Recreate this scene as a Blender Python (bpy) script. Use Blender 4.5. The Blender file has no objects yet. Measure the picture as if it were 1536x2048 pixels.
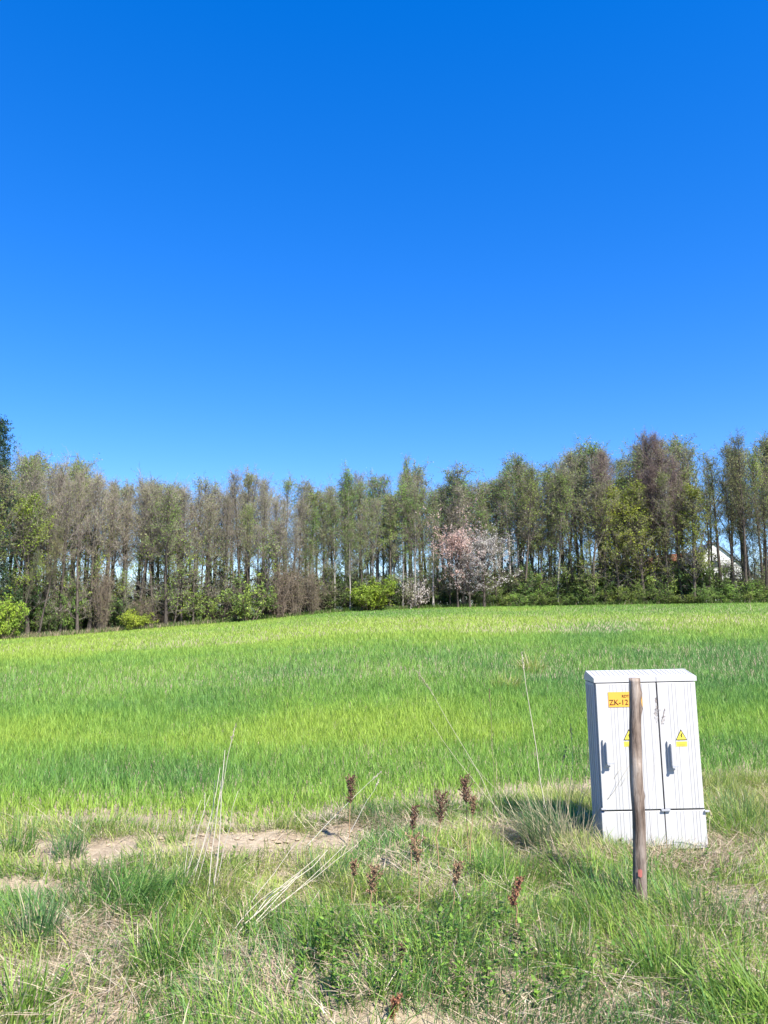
import bpy, math, random
import numpy as np
from mathutils import Vector, Matrix

random.seed(7)
rng = np.random.default_rng(11)
SC = bpy.context.scene
COL = SC.collection
R = math.radians

# ------------------------------------------------------------------ camera
PITCH = R(7.7)
EYE = 1.6
FPX = 1490.0
cam_d = bpy.data.cameras.new('camera')
cam_d.sensor_fit = 'VERTICAL'
cam_d.sensor_height = 36.0
cam_d.lens = 36.0 * FPX / 2048.0
cam_d.clip_start = 0.05
cam_d.clip_end = 9000
cam = bpy.data.objects.new('camera', cam_d)
COL.objects.link(cam)
cam.location = (0, 0, EYE)
cam.rotation_euler = (R(90) + PITCH, 0, 0)
SC.camera = cam

# ------------------------------------------------------------------ sky + sun
SUN_EL = R(49)
SUN_SIDE = R(34)                       # right of straight behind the camera
sd = Vector((math.sin(SUN_SIDE) * math.cos(SUN_EL), -math.cos(SUN_SIDE) * math.cos(SUN_EL), math.sin(SUN_EL)))
W = bpy.data.worlds.new('World')
SC.world = W
W.use_nodes = True
nt = W.node_tree
bg = nt.nodes['Background']
sky = nt.nodes.new('ShaderNodeTexSky')
sky.sky_type = 'NISHITA'
sky.sun_disc = False
sky.sun_elevation = SUN_EL
sky.sun_rotation = math.pi - SUN_SIDE
sky.altitude = 0
sky.air_density = 1.0
sky.dust_density = 0.0
sky.ozone_density = 8.0
hsv = nt.nodes.new('ShaderNodeHueSaturation')
hsv.inputs['Saturation'].default_value = 1.51
hsv.inputs['Hue'].default_value = 0.519
hsv.inputs['Value'].default_value = 1.07
gam = nt.nodes.new('ShaderNodeGamma')          # softer sky range, as the phone records it
gam.inputs['Gamma'].default_value = 0.7
nt.links.new(sky.outputs[0], gam.inputs['Color'])
nt.links.new(gam.outputs[0], hsv.inputs['Color'])
nt.links.new(hsv.outputs[0], bg.inputs['Color'])
bg.inputs['Strength'].default_value = 0.15
sun_d = bpy.data.lights.new('sun', 'SUN')
sun_d.energy = 4.9
sun_d.angle = R(0.53)
sun_d.color = (1.0, 0.94, 0.83)
sun = bpy.data.objects.new('sun', sun_d)
COL.objects.link(sun)
sun.rotation_euler = sd.to_track_quat('Z', 'Y').to_euler()
sun.location = (30, -40, 60)

SC.render.engine = 'CYCLES'
SC.cycles.max_bounces = 6
SC.cycles.diffuse_bounces = 3
SC.cycles.transparent_max_bounces = 8
SC.view_settings.view_transform = 'Standard'
SC.view_settings.look = 'None'
SC.view_settings.exposure = 1.35
SC.view_settings.gamma = 1.0
SC.view_settings.use_curve_mapping = False

# ------------------------------------------------------------------ projection helpers
CP, SP = math.cos(PITCH), math.sin(PITCH)
def ray(u, v):
    cx = (u - 768.0) / FPX
    cy = -(v - 1024.0) / FPX
    return Vector((cx, CP - cy * SP, SP + cy * CP))
def at(u, v, Y):
    d = ray(u, v)
    return Vector((0, 0, EYE)) + d * (Y / d.y)

# ------------------------------------------------------------------ noise + terrain height
def _hash(ix, iy, seed):
    h = (ix.astype(np.int64) * 374761393 + iy.astype(np.int64) * 668265263 + seed * 974634777) & 0x7fffffff
    h = ((h ^ (h >> 13)) * 1274126177) & 0x7fffffff
    h = (h ^ (h >> 16)) & 0xffff
    return h / 65535.0
def vnoise(x, y, seed=0):
    x = np.asarray(x, float); y = np.asarray(y, float)
    ix = np.floor(x); iy = np.floor(y)
    fx = x - ix; fy = y - iy
    fx = fx * fx * (3 - 2 * fx); fy = fy * fy * (3 - 2 * fy)
    a = _hash(ix, iy, seed); b = _hash(ix + 1, iy, seed)
    c = _hash(ix, iy + 1, seed); d = _hash(ix + 1, iy + 1, seed)
    return (a * (1 - fx) + b * fx) * (1 - fy) + (c * (1 - fx) + d * fx) * fy
def fbm(x, y, seed=0, o=3):
    s = 0; a = 0.5; t = 0
    for k in range(o):
        s = s + a * vnoise(np.asarray(x) * 2 ** k, np.asarray(y) * 2 ** k, seed + k * 17); t += a; a *= 0.5
    return s / t

EDGE = [(0, 1281, 70), (130, 1273, 73), (250, 1263, 76), (500, 1243, 82), (700, 1224, 88), (900, 1216, 92),
        (1100, 1213, 92), (1300, 1210, 88), (1536, 1207, 84)]
ET, EZ, EY = [], [], []
for u, v, Y in EDGE:
    p = at(u, v, Y)
    ET.append(p.x / Y); EZ.append(p.z); EY.append(Y)
ET.insert(0, -0.8); EZ.insert(0, EZ[0] - 0.6); EY.insert(0, 62)
ET.append(0.8); EZ.append(EZ[-1] + 0.2); EY.append(80)
ET, EZ, EY = np.array(ET), np.array(EZ), np.array(EY)
def edge_y(x, y):
    t = np.clip(np.asarray(x, float) / np.maximum(np.asarray(y, float), 3.0), -0.8, 0.8)
    return np.interp(t, ET, EY)
def hz(x, y):
    x = np.asarray(x, float); y = np.asarray(y, float)
    t = np.clip(x / np.maximum(y, 3.0), -0.8, 0.8)
    ze = np.interp(t, ET, EZ); ye = np.interp(t, ET, EY)
    s = np.clip((y - 6.0) / (ye - 6.0), 0, 1)
    s = s ** 1.1
    far = np.clip((y - 170.0) / 300.0, 0, 1)
    z = ze * s * (1 - far)
    near = np.clip((8.0 - y) / 2.0, 0, 1) * np.clip((9 - np.abs(x)) / 3, 0, 1)
    b = (fbm(x * 1.6, y * 1.6, 3) - 0.5) * 0.14 + (fbm(x * 7, y * 7, 9) - 0.5) * 0.045
    mid = np.clip((60 - y) / 30, 0, 1) * np.clip((y - 7) / 6, 0, 1)
    return z + b * near + mid * (vnoise(x * .12, y * .12, 5) - 0.5) * 0.22
def gz(x, y): return float(hz(np.array([x]), np.array([y]))[0])
_YS = np.geomspace(1.9, 140, 2600)
def ground(u, v):
    d = ray(u, v)
    X = d.x / d.y * _YS; Z = EYE + d.z / d.y * _YS
    k = int(np.argmax(Z < hz(X, _YS)))
    return Vector((X[k], _YS[k], gz(X[k], _YS[k])))

# wheat front boundary
WB = np.array([[ground(u, v).x, ground(u, v).y] for u, v in
      [(-200, 1662), (0, 1655), (200, 1660), (330, 1668), (450, 1668), (640, 1652), (720, 1640), (820, 1625), (1000, 1612), (1170, 1600), (1400, 1572), (1536, 1565), (1750, 1560)]])
def wheat_y(x):
    return np.interp(x, WB[:, 0], WB[:, 1])

# ------------------------------------------------------------------ mesh helpers
class Acc:
    def __init__(s): s.V = []; s.Q = []; s.T = []; s.C = []; s.n = 0
    def add(s, V, Q=None, T=None, C=None):
        V = np.asarray(V, float).reshape(-1, 3)
        if Q is not None and len(Q): s.Q.append(np.asarray(Q, int).reshape(-1, 4) + s.n)
        if T is not None and len(T): s.T.append(np.asarray(T, int).reshape(-1, 3) + s.n)
        s.V.append(V)
        if C is None: C = np.ones((len(V), 3))
        C = np.asarray(C, float)
        if C.ndim == 1: C = np.tile(C, (len(V), 1))
        s.C.append(C)
        s.n += len(V)
    def mesh(s, name, mat, smooth=False):
        me = bpy.data.meshes.new(name)
        V = np.concatenate(s.V); C = np.concatenate(s.C)
        Q = np.concatenate(s.Q) if s.Q else np.zeros((0, 4), int)
        T = np.concatenate(s.T) if s.T else np.zeros((0, 3), int)
        me.vertices.add(len(V)); me.vertices.foreach_set('co', V.astype(np.float32).ravel())
        nl = Q.size + T.size
        me.loops.add(nl)
        me.loops.foreach_set('vertex_index', np.concatenate([Q.ravel(), T.ravel()]).astype(np.int32))
        me.polygons.add(len(Q) + len(T))
        ls = np.concatenate([np.arange(len(Q)) * 4, Q.size + np.arange(len(T)) * 3]).astype(np.int32)
        me.polygons.foreach_set('loop_start', ls)
        at_ = me.color_attributes.new('Col', 'FLOAT_COLOR', 'POINT')
        at_.data.foreach_set('color', np.concatenate([C, np.ones((len(C), 1))], 1).astype(np.float32).ravel())
        me.update(calc_edges=True)
        me.polygons.foreach_set('use_smooth', np.full(len(me.polygons), bool(smooth)))
        me.materials.append(mat)
        return me
    def obj(s, name, mat, parent=None, smooth=False):
        return link(name, s.mesh(name, mat, smooth), parent)
def link(name, me, parent=None):
    o = bpy.data.objects.new(name, me)
    COL.objects.link(o)
    if parent is not None: o.parent = parent
    return o
def tag(o, label=None, cat=None, group=None, kind=None):
    if label: o['label'] = label
    if cat: o['category'] = cat
    if group: o['group'] = group
    if kind: o['kind'] = kind
    return o
def empty(name, loc=(0, 0, 0)):
    o = bpy.data.objects.new(name, None)
    o.empty_display_size = 0.2
    COL.objects.link(o); o.location = loc
    return o

def box(acc, c, s, C=None, bev=0.0):
    cx, cy, cz = c; hx, hy, hz_ = s[0] / 2, s[1] / 2, s[2] / 2
    if bev <= 0:
        V = [(cx + a * hx, cy + b * hy, cz + d * hz_) for a in (-1, 1) for b in (-1, 1) for d in (-1, 1)]
        Q = [(0, 1, 3, 2), (4, 6, 7, 5), (0, 4, 5, 1), (2, 3, 7, 6), (0, 2, 6, 4), (1, 5, 7, 3)]
        acc.add(V, Q, C=C); return
    import bmesh
    bm = bmesh.new(); bmesh.ops.create_cube(bm, size=1)
    for v in bm.verts: v.co = Vector((cx + v.co.x * s[0], cy + v.co.y * s[1], cz + v.co.z * s[2]))
    bmesh.ops.bevel(bm, geom=bm.edges[:], offset=bev, segments=2, affect='EDGES', profile=0.6)
    bmesh.ops.triangulate(bm, faces=bm.faces[:])
    bm.verts.index_update()
    acc.add([v.co[:] for v in bm.verts], T=[[v.index for v in f.verts] for f in bm.faces], C=C)
    bm.free()

def tube(acc, P, rad, sides=6, C=None, cap=True, jit=None):
    P = np.asarray(P, float); n = len(P)
    rad = np.broadcast_to(np.asarray(rad, float), (n,))
    d = np.gradient(P, axis=0); d /= np.linalg.norm(d, axis=1)[:, None] + 1e-9
    up = np.array([0, 0, 1.0]) if abs(d[0][2]) < 0.9 else np.array([1.0, 0, 0])
    a = np.cross(d, up); a /= np.linalg.norm(a, axis=1)[:, None] + 1e-9
    b = np.cross(d, a)
    th = np.arange(sides) * 2 * math.pi / sides
    rr = rad[:, None] * np.ones((n, sides))
    if jit is not None: rr = rr * jit
    V = P[:, None, :] + rr[..., None] * (np.cos(th)[None, :, None] * a[:, None, :] + np.sin(th)[None, :, None] * b[:, None, :])
    i = np.arange(n - 1)[:, None] * sides; j = np.arange(sides)[None, :]; k = (j + 1) % sides
    Q = np.stack([i + j, i + k, i + sides + k, i + sides + j], -1).reshape(-1, 4)
    V = V.reshape(-1, 3); T = []
    if cap:
        V = np.concatenate([V, P[-1:]]); m = n * sides
        T = [[(n - 1) * sides + q, (n - 1) * sides + (q + 1) % sides, m] for q in range(sides)]
    acc.add(V, Q, T, C)

def prisms(acc, A, B, ra, rb, C=None):
    """many 3-sided twigs A->B"""
    A = np.asarray(A); B = np.asarray(B); n = len(A)
    d = B - A; d /= np.linalg.norm(d, axis=1)[:, None] + 1e-9
    r = rng.normal(size=(n, 3)); a = np.cross(d, r); a /= np.linalg.norm(a, axis=1)[:, None] + 1e-9
    b = np.cross(d, a)
    V = np.zeros((n, 6, 3))
    ra = np.broadcast_to(ra, (n,))[:, None]; rb = np.broadcast_to(rb, (n,))[:, None]
    for k in range(3):
        o = math.cos(k * 2.0944) * a + math.sin(k * 2.0944) * b
        V[:, k] = A + o * ra; V[:, 3 + k] = B + o * rb
    base = np.arange(n)[:, None] * 6
    Q = np.concatenate([base + np.array([k, (k + 1) % 3, 3 + (k + 1) % 3, 3 + k]) for k in range(3)])
    if C is not None and np.ndim(C) == 2: C = np.repeat(C, 6, axis=0)
    acc.add(V.reshape(-1, 3), Q, C=C)

def leaves(acc, P, size, C=None, aspect=0.6, flat=0.0, ndir=None):
    """rhomb leaves at P"""
    n = len(P); P = np.asarray(P)
    a = rng.normal(size=(n, 3))
    if flat: a[:, 2] *= (1 - flat)
    a /= np.linalg.norm(a, axis=1)[:, None]
    r = rng.normal(size=(n, 3)); b = np.cross(a, r); b /= np.linalg.norm(b, axis=1)[:, None] + 1e-9
    s = np.broadcast_to(np.asarray(size, float), (n,))[:, None]
    V = np.stack([P - a * s * .5, P + b * s * .5 * aspect, P + a * s * .5, P - b * s * .5 * aspect], 1).reshape(-1, 3)
    Q = np.arange(n * 4).reshape(n, 4)
    if C is not None and np.ndim(C) == 2: C = np.repeat(C, 4, axis=0)
    acc.add(V, Q, C=C)

def blades(acc, P, az, lean, bend, L, w, C, segs=2, twist=None):
    """curved tapering grass blades"""
    n = len(P); P = np.asarray(P, float)
    dirx = np.stack([np.cos(az), np.sin(az), np.zeros(n)], 1)
    tw = az + math.pi / 2 + (rng.normal(size=n) * 0.6 if twist is None else twist)
    side = np.stack([np.cos(tw), np.sin(tw), np.zeros(n)], 1)
    cur = P.copy(); rows = []
    for k in range(segs + 1):
        s = k / segs
        if k < segs:
            wk = (w * (1 - s * 0.35) * (0.75 if k == 0 else 1))[:, None]
            rows += [cur - side * wk * .5, cur + side * wk * .5]
        else: rows.append(cur.copy())
        ang = np.clip(lean + bend * (s + 0.5 / segs), -2.6, 2.6)
        step = (L / segs)[:, None]
        cur = cur + step * (dirx * np.sin(ang)[:, None] + np.array([0, 0, 1.0]) * np.cos(ang)[:, None])
    m = 2 * segs + 1
    V = np.stack(rows, 1).reshape(-1, 3)
    base = np.arange(n)[:, None] * m
    Q = np.concatenate([base + np.array([2 * k, 2 * k + 1, 2 * k + 3, 2 * k + 2]) for k in range(segs - 1)]) if segs > 1 else None
    T = base + np.array([2 * segs - 2, 2 * segs - 1, 2 * segs])
    acc.add(V, Q, T, np.repeat(C, m, axis=0))

# ------------------------------------------------------------------ materials
def mat(name):
    m = bpy.data.materials.new(name); m.use_nodes = True
    return m, m.node_tree, m.node_tree.nodes['Principled BSDF']
def N(nt, t, **kw):
    n = nt.nodes.new(t)
    for k, v in kw.items(): setattr(n, k, v)
    return n
def ramp(nt, fac, stops):
    r = N(nt, 'ShaderNodeValToRGB')
    while len(r.color_ramp.elements) < len(stops): r.color_ramp.elements.new(0.5)
    for e, (p, c) in zip(r.color_ramp.elements, stops): e.position = p; e.color = (*c, 1)
    nt.links.new(fac, r.inputs[0]); return r.outputs[0]
def noise_tex(nt, scale, vec=None, detail=4, rough=0.6):
    n = N(nt, 'ShaderNodeTexNoise'); n.inputs['Scale'].default_value = scale
    n.inputs['Detail'].default_value = detail; n.inputs['Roughness'].default_value = rough
    if vec is not None: nt.links.new(vec, n.inputs['Vector'])
    return n.outputs['Fac']
def mapped(nt, scale, src='Object'):
    tc = N(nt, 'ShaderNodeTexCoord'); mp = N(nt, 'ShaderNodeMapping'); mp.inputs['Scale'].default_value = scale
    nt.links.new(tc.outputs[src], mp.inputs[0]); return mp.outputs[0]
def bump(nt, bsdf, h, strength=0.3, dist=0.01):
    b = N(nt, 'ShaderNodeBump'); b.inputs['Strength'].default_value = strength; b.inputs['Distance'].default_value = dist
    nt.links.new(h, b.inputs['Height']); nt.links.new(b.outputs[0], bsdf.inputs['Normal'])

def leaf_mat(name, trans=0.28, rough=0.55, spec=0.25, objvar=0.0):
    """vertex-coloured leaf, thin and slightly see-through to light"""
    m, t, p = mat(name)
    a = N(t, 'ShaderNodeVertexColor', layer_name='Col')
    col = a.outputs['Color']
    if objvar:
        oi = N(t, 'ShaderNodeObjectInfo')
        mr = N(t, 'ShaderNodeMapRange'); mr.inputs['To Min'].default_value = 1 - objvar; mr.inputs['To Max'].default_value = 1 + objvar
        t.links.new(oi.outputs['Random'], mr.inputs['Value'])
        h = N(t, 'ShaderNodeHueSaturation'); t.links.new(mr.outputs[0], h.inputs['Value'])
        mr2 = N(t, 'ShaderNodeMapRange'); mr2.inputs['To Min'].default_value = 0.485; mr2.inputs['To Max'].default_value = 0.515
        mm = N(t, 'ShaderNodeMath', operation='FRACT'); m3 = N(t, 'ShaderNodeMath', operation='MULTIPLY'); m3.inputs[1].default_value = 7.31
        t.links.new(oi.outputs['Random'], m3.inputs[0]); t.links.new(m3.outputs[0], mm.inputs[0]); t.links.new(mm.outputs[0], mr2.inputs['Value'])
        t.links.new(mr2.outputs[0], h.inputs['Hue']); t.links.new(col, h.inputs['Color']); col = h.outputs[0]
    t.links.new(col, p.inputs['Base Color'])
    p.inputs['Roughness'].default_value = rough; p.inputs['Specular IOR Level'].default_value = spec
    tr = N(t, 'ShaderNodeBsdfTranslucent'); t.links.new(col, tr.inputs[0])
    mx = N(t, 'ShaderNodeMixShader'); mx.inputs[0].default_value = trans
    out = t.nodes['Material Output']
    t.links.new(p.outputs[0], mx.inputs[1]); t.links.new(tr.outputs[0], mx.inputs[2]); t.links.new(mx.outputs[0], out.inputs[0])
    return m
def plain(name, c, rough=0.6, spec=0.3, var=0.12, scale=6.0, metal=0.0):
    m, t, p = mat(name)
    f = noise_tex(t, scale, mapped(t, (1, 1, 1)))
    c0 = tuple(x * (1 - var) for x in c); c1 = tuple(min(1, x * (1 + var)) for x in c)
    t.links.new(ramp(t, f, [(0.3, c0), (0.7, c1)]), p.inputs['Base Color'])
    p.inputs['Roughness'].default_value = rough; p.inputs['Specular IOR Level'].default_value = spec; p.inputs['Metallic'].default_value = metal
    return m
def bark_mat(name, c0, c1, scale=(6, 6, 1.2)):
    m, t, p = mat(name)
    f = noise_tex(t, 2.5, mapped(t, scale), 6, 0.7)
    oi = N(t, 'ShaderNodeObjectInfo')
    mr = N(t, 'ShaderNodeMapRange'); mr.inputs['To Min'].default_value = 0.7; mr.inputs['To Max'].default_value = 1.35
    t.links.new(oi.outputs['Random'], mr.inputs['Value'])
    h = N(t, 'ShaderNodeHueSaturation'); t.links.new(mr.outputs[0], h.inputs['Value'])
    t.links.new(ramp(t, f, [(0.32, c0), (0.68, c1)]), h.inputs['Color'])
    t.links.new(h.outputs[0], p.inputs['Base Color']); p.inputs['Roughness'].default_value = 0.9
    p.inputs['Specular IOR Level'].default_value = 0.1
    return m

M_WHEAT = leaf_mat('wheat_blade', 0.45, 0.5, 0.3)
M_GRASS = leaf_mat('grass_blade', 0.46, 0.5, 0.3)
M_STRAW = leaf_mat('dry_straw', 0.12, 0.7, 0.2)
M_WEED = leaf_mat('weed_leaf', 0.25, 0.45, 0.35)
M_LEAF = leaf_mat('tree_leaf', 0.28, 0.6, 0.2, 0.18)
M_TWIG = leaf_mat('twig', 0.0, 0.9, 0.1, 0.12)
M_BARK = bark_mat('alder_bark', (0.03, 0.026, 0.022), (0.125, 0.108, 0.09))
M_BIRCH = bark_mat('birch_bark', (0.12, 0.11, 0.10), (0.42, 0.40, 0.36), (3, 3, 5))
M_DOCK = leaf_mat('dock_seed', 0.1, 0.8, 0.1)

# ================================================================== SETTING: ground sheet
def axis(fine0, fine1, step, lo, hi, g=1.16):
    a = list(np.arange(fine0, fine1 + 1e-6, step))
    s = step; x = a[-1]
    while x < hi: s = min(s * g, 250); x += s; a.append(x)
    s = step; x = a[0]; b = []
    while x > lo: s = min(s * g, 250); x -= s; b.append(x)
    return np.array(b[::-1] + a)
gx = axis(-4.6, 4.6, 0.06, -5000, 5000, 1.12); gy = axis(2.2, 8.0, 0.06, -300, 7000, 1.075)
GX, GY = np.meshgrid(gx, gy)
GZ = hz(GX, GY)
a = Acc()
nx, ny = len(gx), len(gy)
idx = np.arange(nx * ny).reshape(ny, nx)
Qg = np.stack([idx[:-1, :-1], idx[:-1, 1:], idx[1:, 1:], idx[1:, :-1]], -1).reshape(-1, 4)
# vertex colour red channel: 1 = bare soil, 0 = meadow beyond the trees
beyond = np.clip((GY - edge_y(GX, GY)) / 3.0, 0, 1)
Cg = np.stack([1 - beyond, beyond, np.zeros_like(beyond)], -1).reshape(-1, 3)
a.add(np.stack([GX, GY, GZ], -1).reshape(-1, 3), Qg, C=Cg)
m, t, p = mat('soil_and_meadow')
vec = mapped(t, (1, 1, 1))
n1 = noise_tex(t, 3.0, vec, 8, 0.65); n2 = noise_tex(t, 34.0, vec, 6, 0.7); n3 = noise_tex(t, 0.02, vec, 4)
c_soil = ramp(t, n1, [(0.25, (0.22, 0.17, 0.12)), (0.5, (0.37, 0.305, 0.22)), (0.75, (0.48, 0.41, 0.305))])
c_grit = ramp(t, n2, [(0.30, (0.55, 0.5, 0.45)), (0.6, (1, 1, 1))])
mu = N(t, 'ShaderNodeMix', data_type='RGBA', blend_type='MULTIPLY'); mu.inputs[0].default_value = 0.8
t.links.new(c_soil, mu.inputs[6]); t.links.new(c_grit, mu.inputs[7])
c_mead = ramp(t, n3, [(0.35, (0.10, 0.17, 0.04)), (0.65, (0.22, 0.26, 0.09))])
at_ = N(t, 'ShaderNodeVertexColor', layer_name='Col'); sp = N(t, 'ShaderNodeSeparateColor'); t.links.new(at_.outputs[0], sp.inputs[0])
mx = N(t, 'ShaderNodeMix', data_type='RGBA'); t.links.new(sp.outputs[0], mx.inputs[0])
t.links.new(c_mead, mx.inputs[6]); t.links.new(mu.outputs[2], mx.inputs[7])
t.links.new(mx.outputs[2], p.inputs['Base Color']); p.inputs['Roughness'].default_value = 0.95; p.inputs['Specular IOR Level'].default_value = 0.1
bump(t, p, n2, 0.9, 0.02)
g = a.obj('ground', m, smooth=True); tag(g, kind='structure')

# far wooded rise, seen only as a low line between the trunks
a = Acc()
xs = np.linspace(-2600, 2600, 220)
h0 = 10 + 26 * fbm(xs / 420, xs * 0 + 3.3, 21, 4) + 7 * fbm(xs / 40, xs * 0 + 1.3, 25, 3)
prof = [(0, 0.0), (40, 0.75), (160, 1.0), (420, 0.0)]
V = []
for dy, k in prof: V.append(np.stack([xs, 2300 + dy + 0 * xs, -1 + h0 * k], -1))
V = np.concatenate(V); n = len(xs)
Qh = np.concatenate([[[r * n + i, r * n + i + 1, (r + 1) * n + i + 1, (r + 1) * n + i] for i in range(n - 1)] for r in range(3)])
a.add(V, Qh)
o = a.obj('hills', plain('far_woodland', (0.10, 0.14, 0.12), 0.95, 0.05, 0.3, 0.03), smooth=True); tag(o, kind='structure')

# ================================================================== TREES
def norm(v): return v / (np.linalg.norm(v) + 1e-9)
def gen_tree(seed, H, start, R0, nb, ang=(0.95, 0.45), lift=0.35, droop=0.0, nl2=6, ntw=5, twl=0.55, nleaf=1800, leaf=0.16,
             leafcols=((0.12, 0.2, 0.05),), twigcol=(0.2, 0.17, 0.14), base_r=0.15, shape='oval', bark=None, lean=0.05, low_dead=6,
             leaf_lo=0.0, name='tree', stems=1):
    """returns (trunk mesh, branches mesh, foliage mesh) for a tree of height H"""
    r = np.random.default_rng(seed)
    TR, BR, LF = Acc(), Acc(), Acc()
    A2, B2, R2a, R2b = [], [], [], []
    tips = []
    for st in range(stems):
        k = 12
        zs = np.linspace(0, H * (1 if st == 0 else r.uniform(.7, .95)), k)
        la = r.uniform(0, 6.28); lm = lean * r.uniform(.3, 1.0) if stems == 1 else r.uniform(.08, .25)
        wob = np.cumsum(r.normal(0, 0.006 * H, (k, 2)), 0) * 0.45
        P = np.stack([wob[:, 0] + np.cos(la) * lm * zs, wob[:, 1] + np.sin(la) * lm * zs, zs], 1)
        P[:, :2] -= P[0, :2]
        s = zs / zs[-1]
        rad = base_r * (1 - s) ** 0.85 * (1 + 0.5 * np.exp(-s * 25)) + 0.012
        P[0, 2] = -0.3
        tube(TR, P, rad * 1.12, 7)
        Hs = zs[-1]
        for b in range(nb):
            f = (b + r.uniform(0, 1)) / nb
            dead = False
            if b < low_dead: h = Hs * r.uniform(0.09, start + .12); dead = True
            else: h = Hs * (start + (0.985 - start) * f ** 0.72)
            o = np.array([np.interp(h, zs, P[:, i]) for i in range(3)])
            q = (h / Hs - start) / (1 - start)
            if dead: Lb = R0 * r.uniform(.4, .95)
            elif shape == 'oval': Lb = R0 * (0.28 + 0.95 * math.sin(math.pi * min(1, max(0.02, 0.25 + 0.72 * q))) ** 0.8) * r.uniform(.65, 1.15)
            elif shape == 'cone': Lb = R0 * (1.08 - 0.95 * q) * r.uniform(.7, 1.15)
            elif shape == 'slim': Lb = R0 * (0.42 + 0.70 * min(1, max(0, q) * 2.0)) * (1 - max(0, q - .6) ** 2 * 3.6) * r.uniform(.4, 1.25)
            else: Lb = R0 * (0.65 + 0.5 * math.sin(math.pi * q)) * r.uniform(.7, 1.1)
            az = b * 2.39996 + r.uniform(-.5, .5)
            if not dead: Lb *= .55 + .9 * float(vnoise(np.array([az % 6.283 * .8 + 3]), np.array([h * .55]), seed)[0])
            limb = (not dead) and shape in ('slim', 'oval') and r.uniform() < .10 and q < .7
            if limb: Lb *= 1.75
            an = (ang[0] + (ang[1] - ang[0]) * max(0, q)) + r.normal(0, .12)
            if dead: an = r.uniform(1.1, 1.6)
            if limb: an = r.uniform(.35, .6)
            d = np.array([math.cos(az) * math.sin(an), math.sin(az) * math.sin(an), math.cos(an)])
            pts = [o]; kk = 4
            for j in range(kk):
                d = norm(d + np.array([0, 0, (lift - droop * j) * 0.4]) + r.normal(0, .09, 3))
                pts.append(pts[-1] + d * Lb / kk)
            pts = np.array(pts)
            rb = max(0.014, min(0.30 * np.interp(h, zs, rad), 0.016 * Lb + 0.008))
            if limb: rb *= 2.2
            tube(BR, pts, np.linspace(rb * 1.25, 0.008, kk + 1), 4, C=np.array(twigcol) * r.uniform(.35, .6), cap=False)
            m2 = (nl2 + (3 if limb else 0)) if not dead else 5
            for j in range(m2):
                sj = 0.2 + 0.8 * (j + r.uniform(0, 1)) / m2
                o2 = np.array([np.interp(sj * kk, np.arange(kk + 1), pts[:, i]) for i in range(3)])
                dd = norm(pts[min(kk, int(sj * kk) + 1)] - pts[int(min(kk - 1, sj * kk))])
                d2 = norm(dd * 0.8 + r.normal(0, .55, 3) + np.array([0, 0, 0.25 - droop]))
                L2 = Lb * (0.5 - 0.25 * sj) * r.uniform(.6, 1.3) + 0.15
                e2 = o2 + d2 * L2
                A2.append(o2); B2.append(e2); R2a.append(0.011); R2b.append(0.006)
                for q3 in range(ntw if not dead else 3):
                    s3 = r.uniform(.15, 1)
                    o3 = o2 + d2 * L2 * s3
                    d3 = norm(d2 * 0.7 + r.normal(0, .6, 3) + np.array([0, 0, 0.25 - 1.6 * droop]))
                    e3 = o3 + d3 * twl * r.uniform(.5, 1.4)
                    A2.append(o3); B2.append(e3); R2a.append(0.0075); R2b.append(0.0045)
                    if not dead or leaf_lo: tips.append((o3, e3))
    n2 = len(A2)
    Ct = np.array(twigcol)[None] * r.uniform(.7, 1.25, (n2, 1)) * (1 + r.normal(0, .05, (n2, 3)))
    prisms(BR, np.array(A2), np.array(B2), np.array(R2a), np.array(R2b), Ct)
    tm = TR.mesh(name + '_trunk', bark, True); bm_ = BR.mesh(name + '_branches', M_TWIG)
    lm_ = None
    if nleaf:
        ti = r.integers(0, len(tips), nleaf)
        o3 = np.array([tips[i][0] for i in ti]); e3 = np.array([tips[i][1] for i in ti])
        PP = o3 + (e3 - o3) * r.uniform(0.1, 1.08, (nleaf, 1)) + r.normal(0, .07, (nleaf, 3))
        # light and dark clumps: each part of the crown has its own leaf tone
        cl = vnoise(PP[:, 0] * .9 + PP[:, 2] * .35, PP[:, 1] * .9 + PP[:, 2] * .8, seed)
        ci = np.clip(((cl * 1.3 - .15 + r.normal(0, .18, nleaf)) * len(leafcols)).astype(int), 0, len(leafcols) - 1)
        Cl = np.array(leafcols)[ci] * r.uniform(.75, 1.25, (nleaf, 1))
        keep = r.uniform(0, 1, nleaf) < np.clip(cl * 1.8 - .1, .25, 1)
        leaves(LF, PP[keep], leaf * r.uniform(.6, 1.3, keep.sum()), Cl[keep], 0.75)
        lm_ = LF.mesh(name + '_foliage', M_LEAF)
    return tm, bm_, lm_

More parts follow.
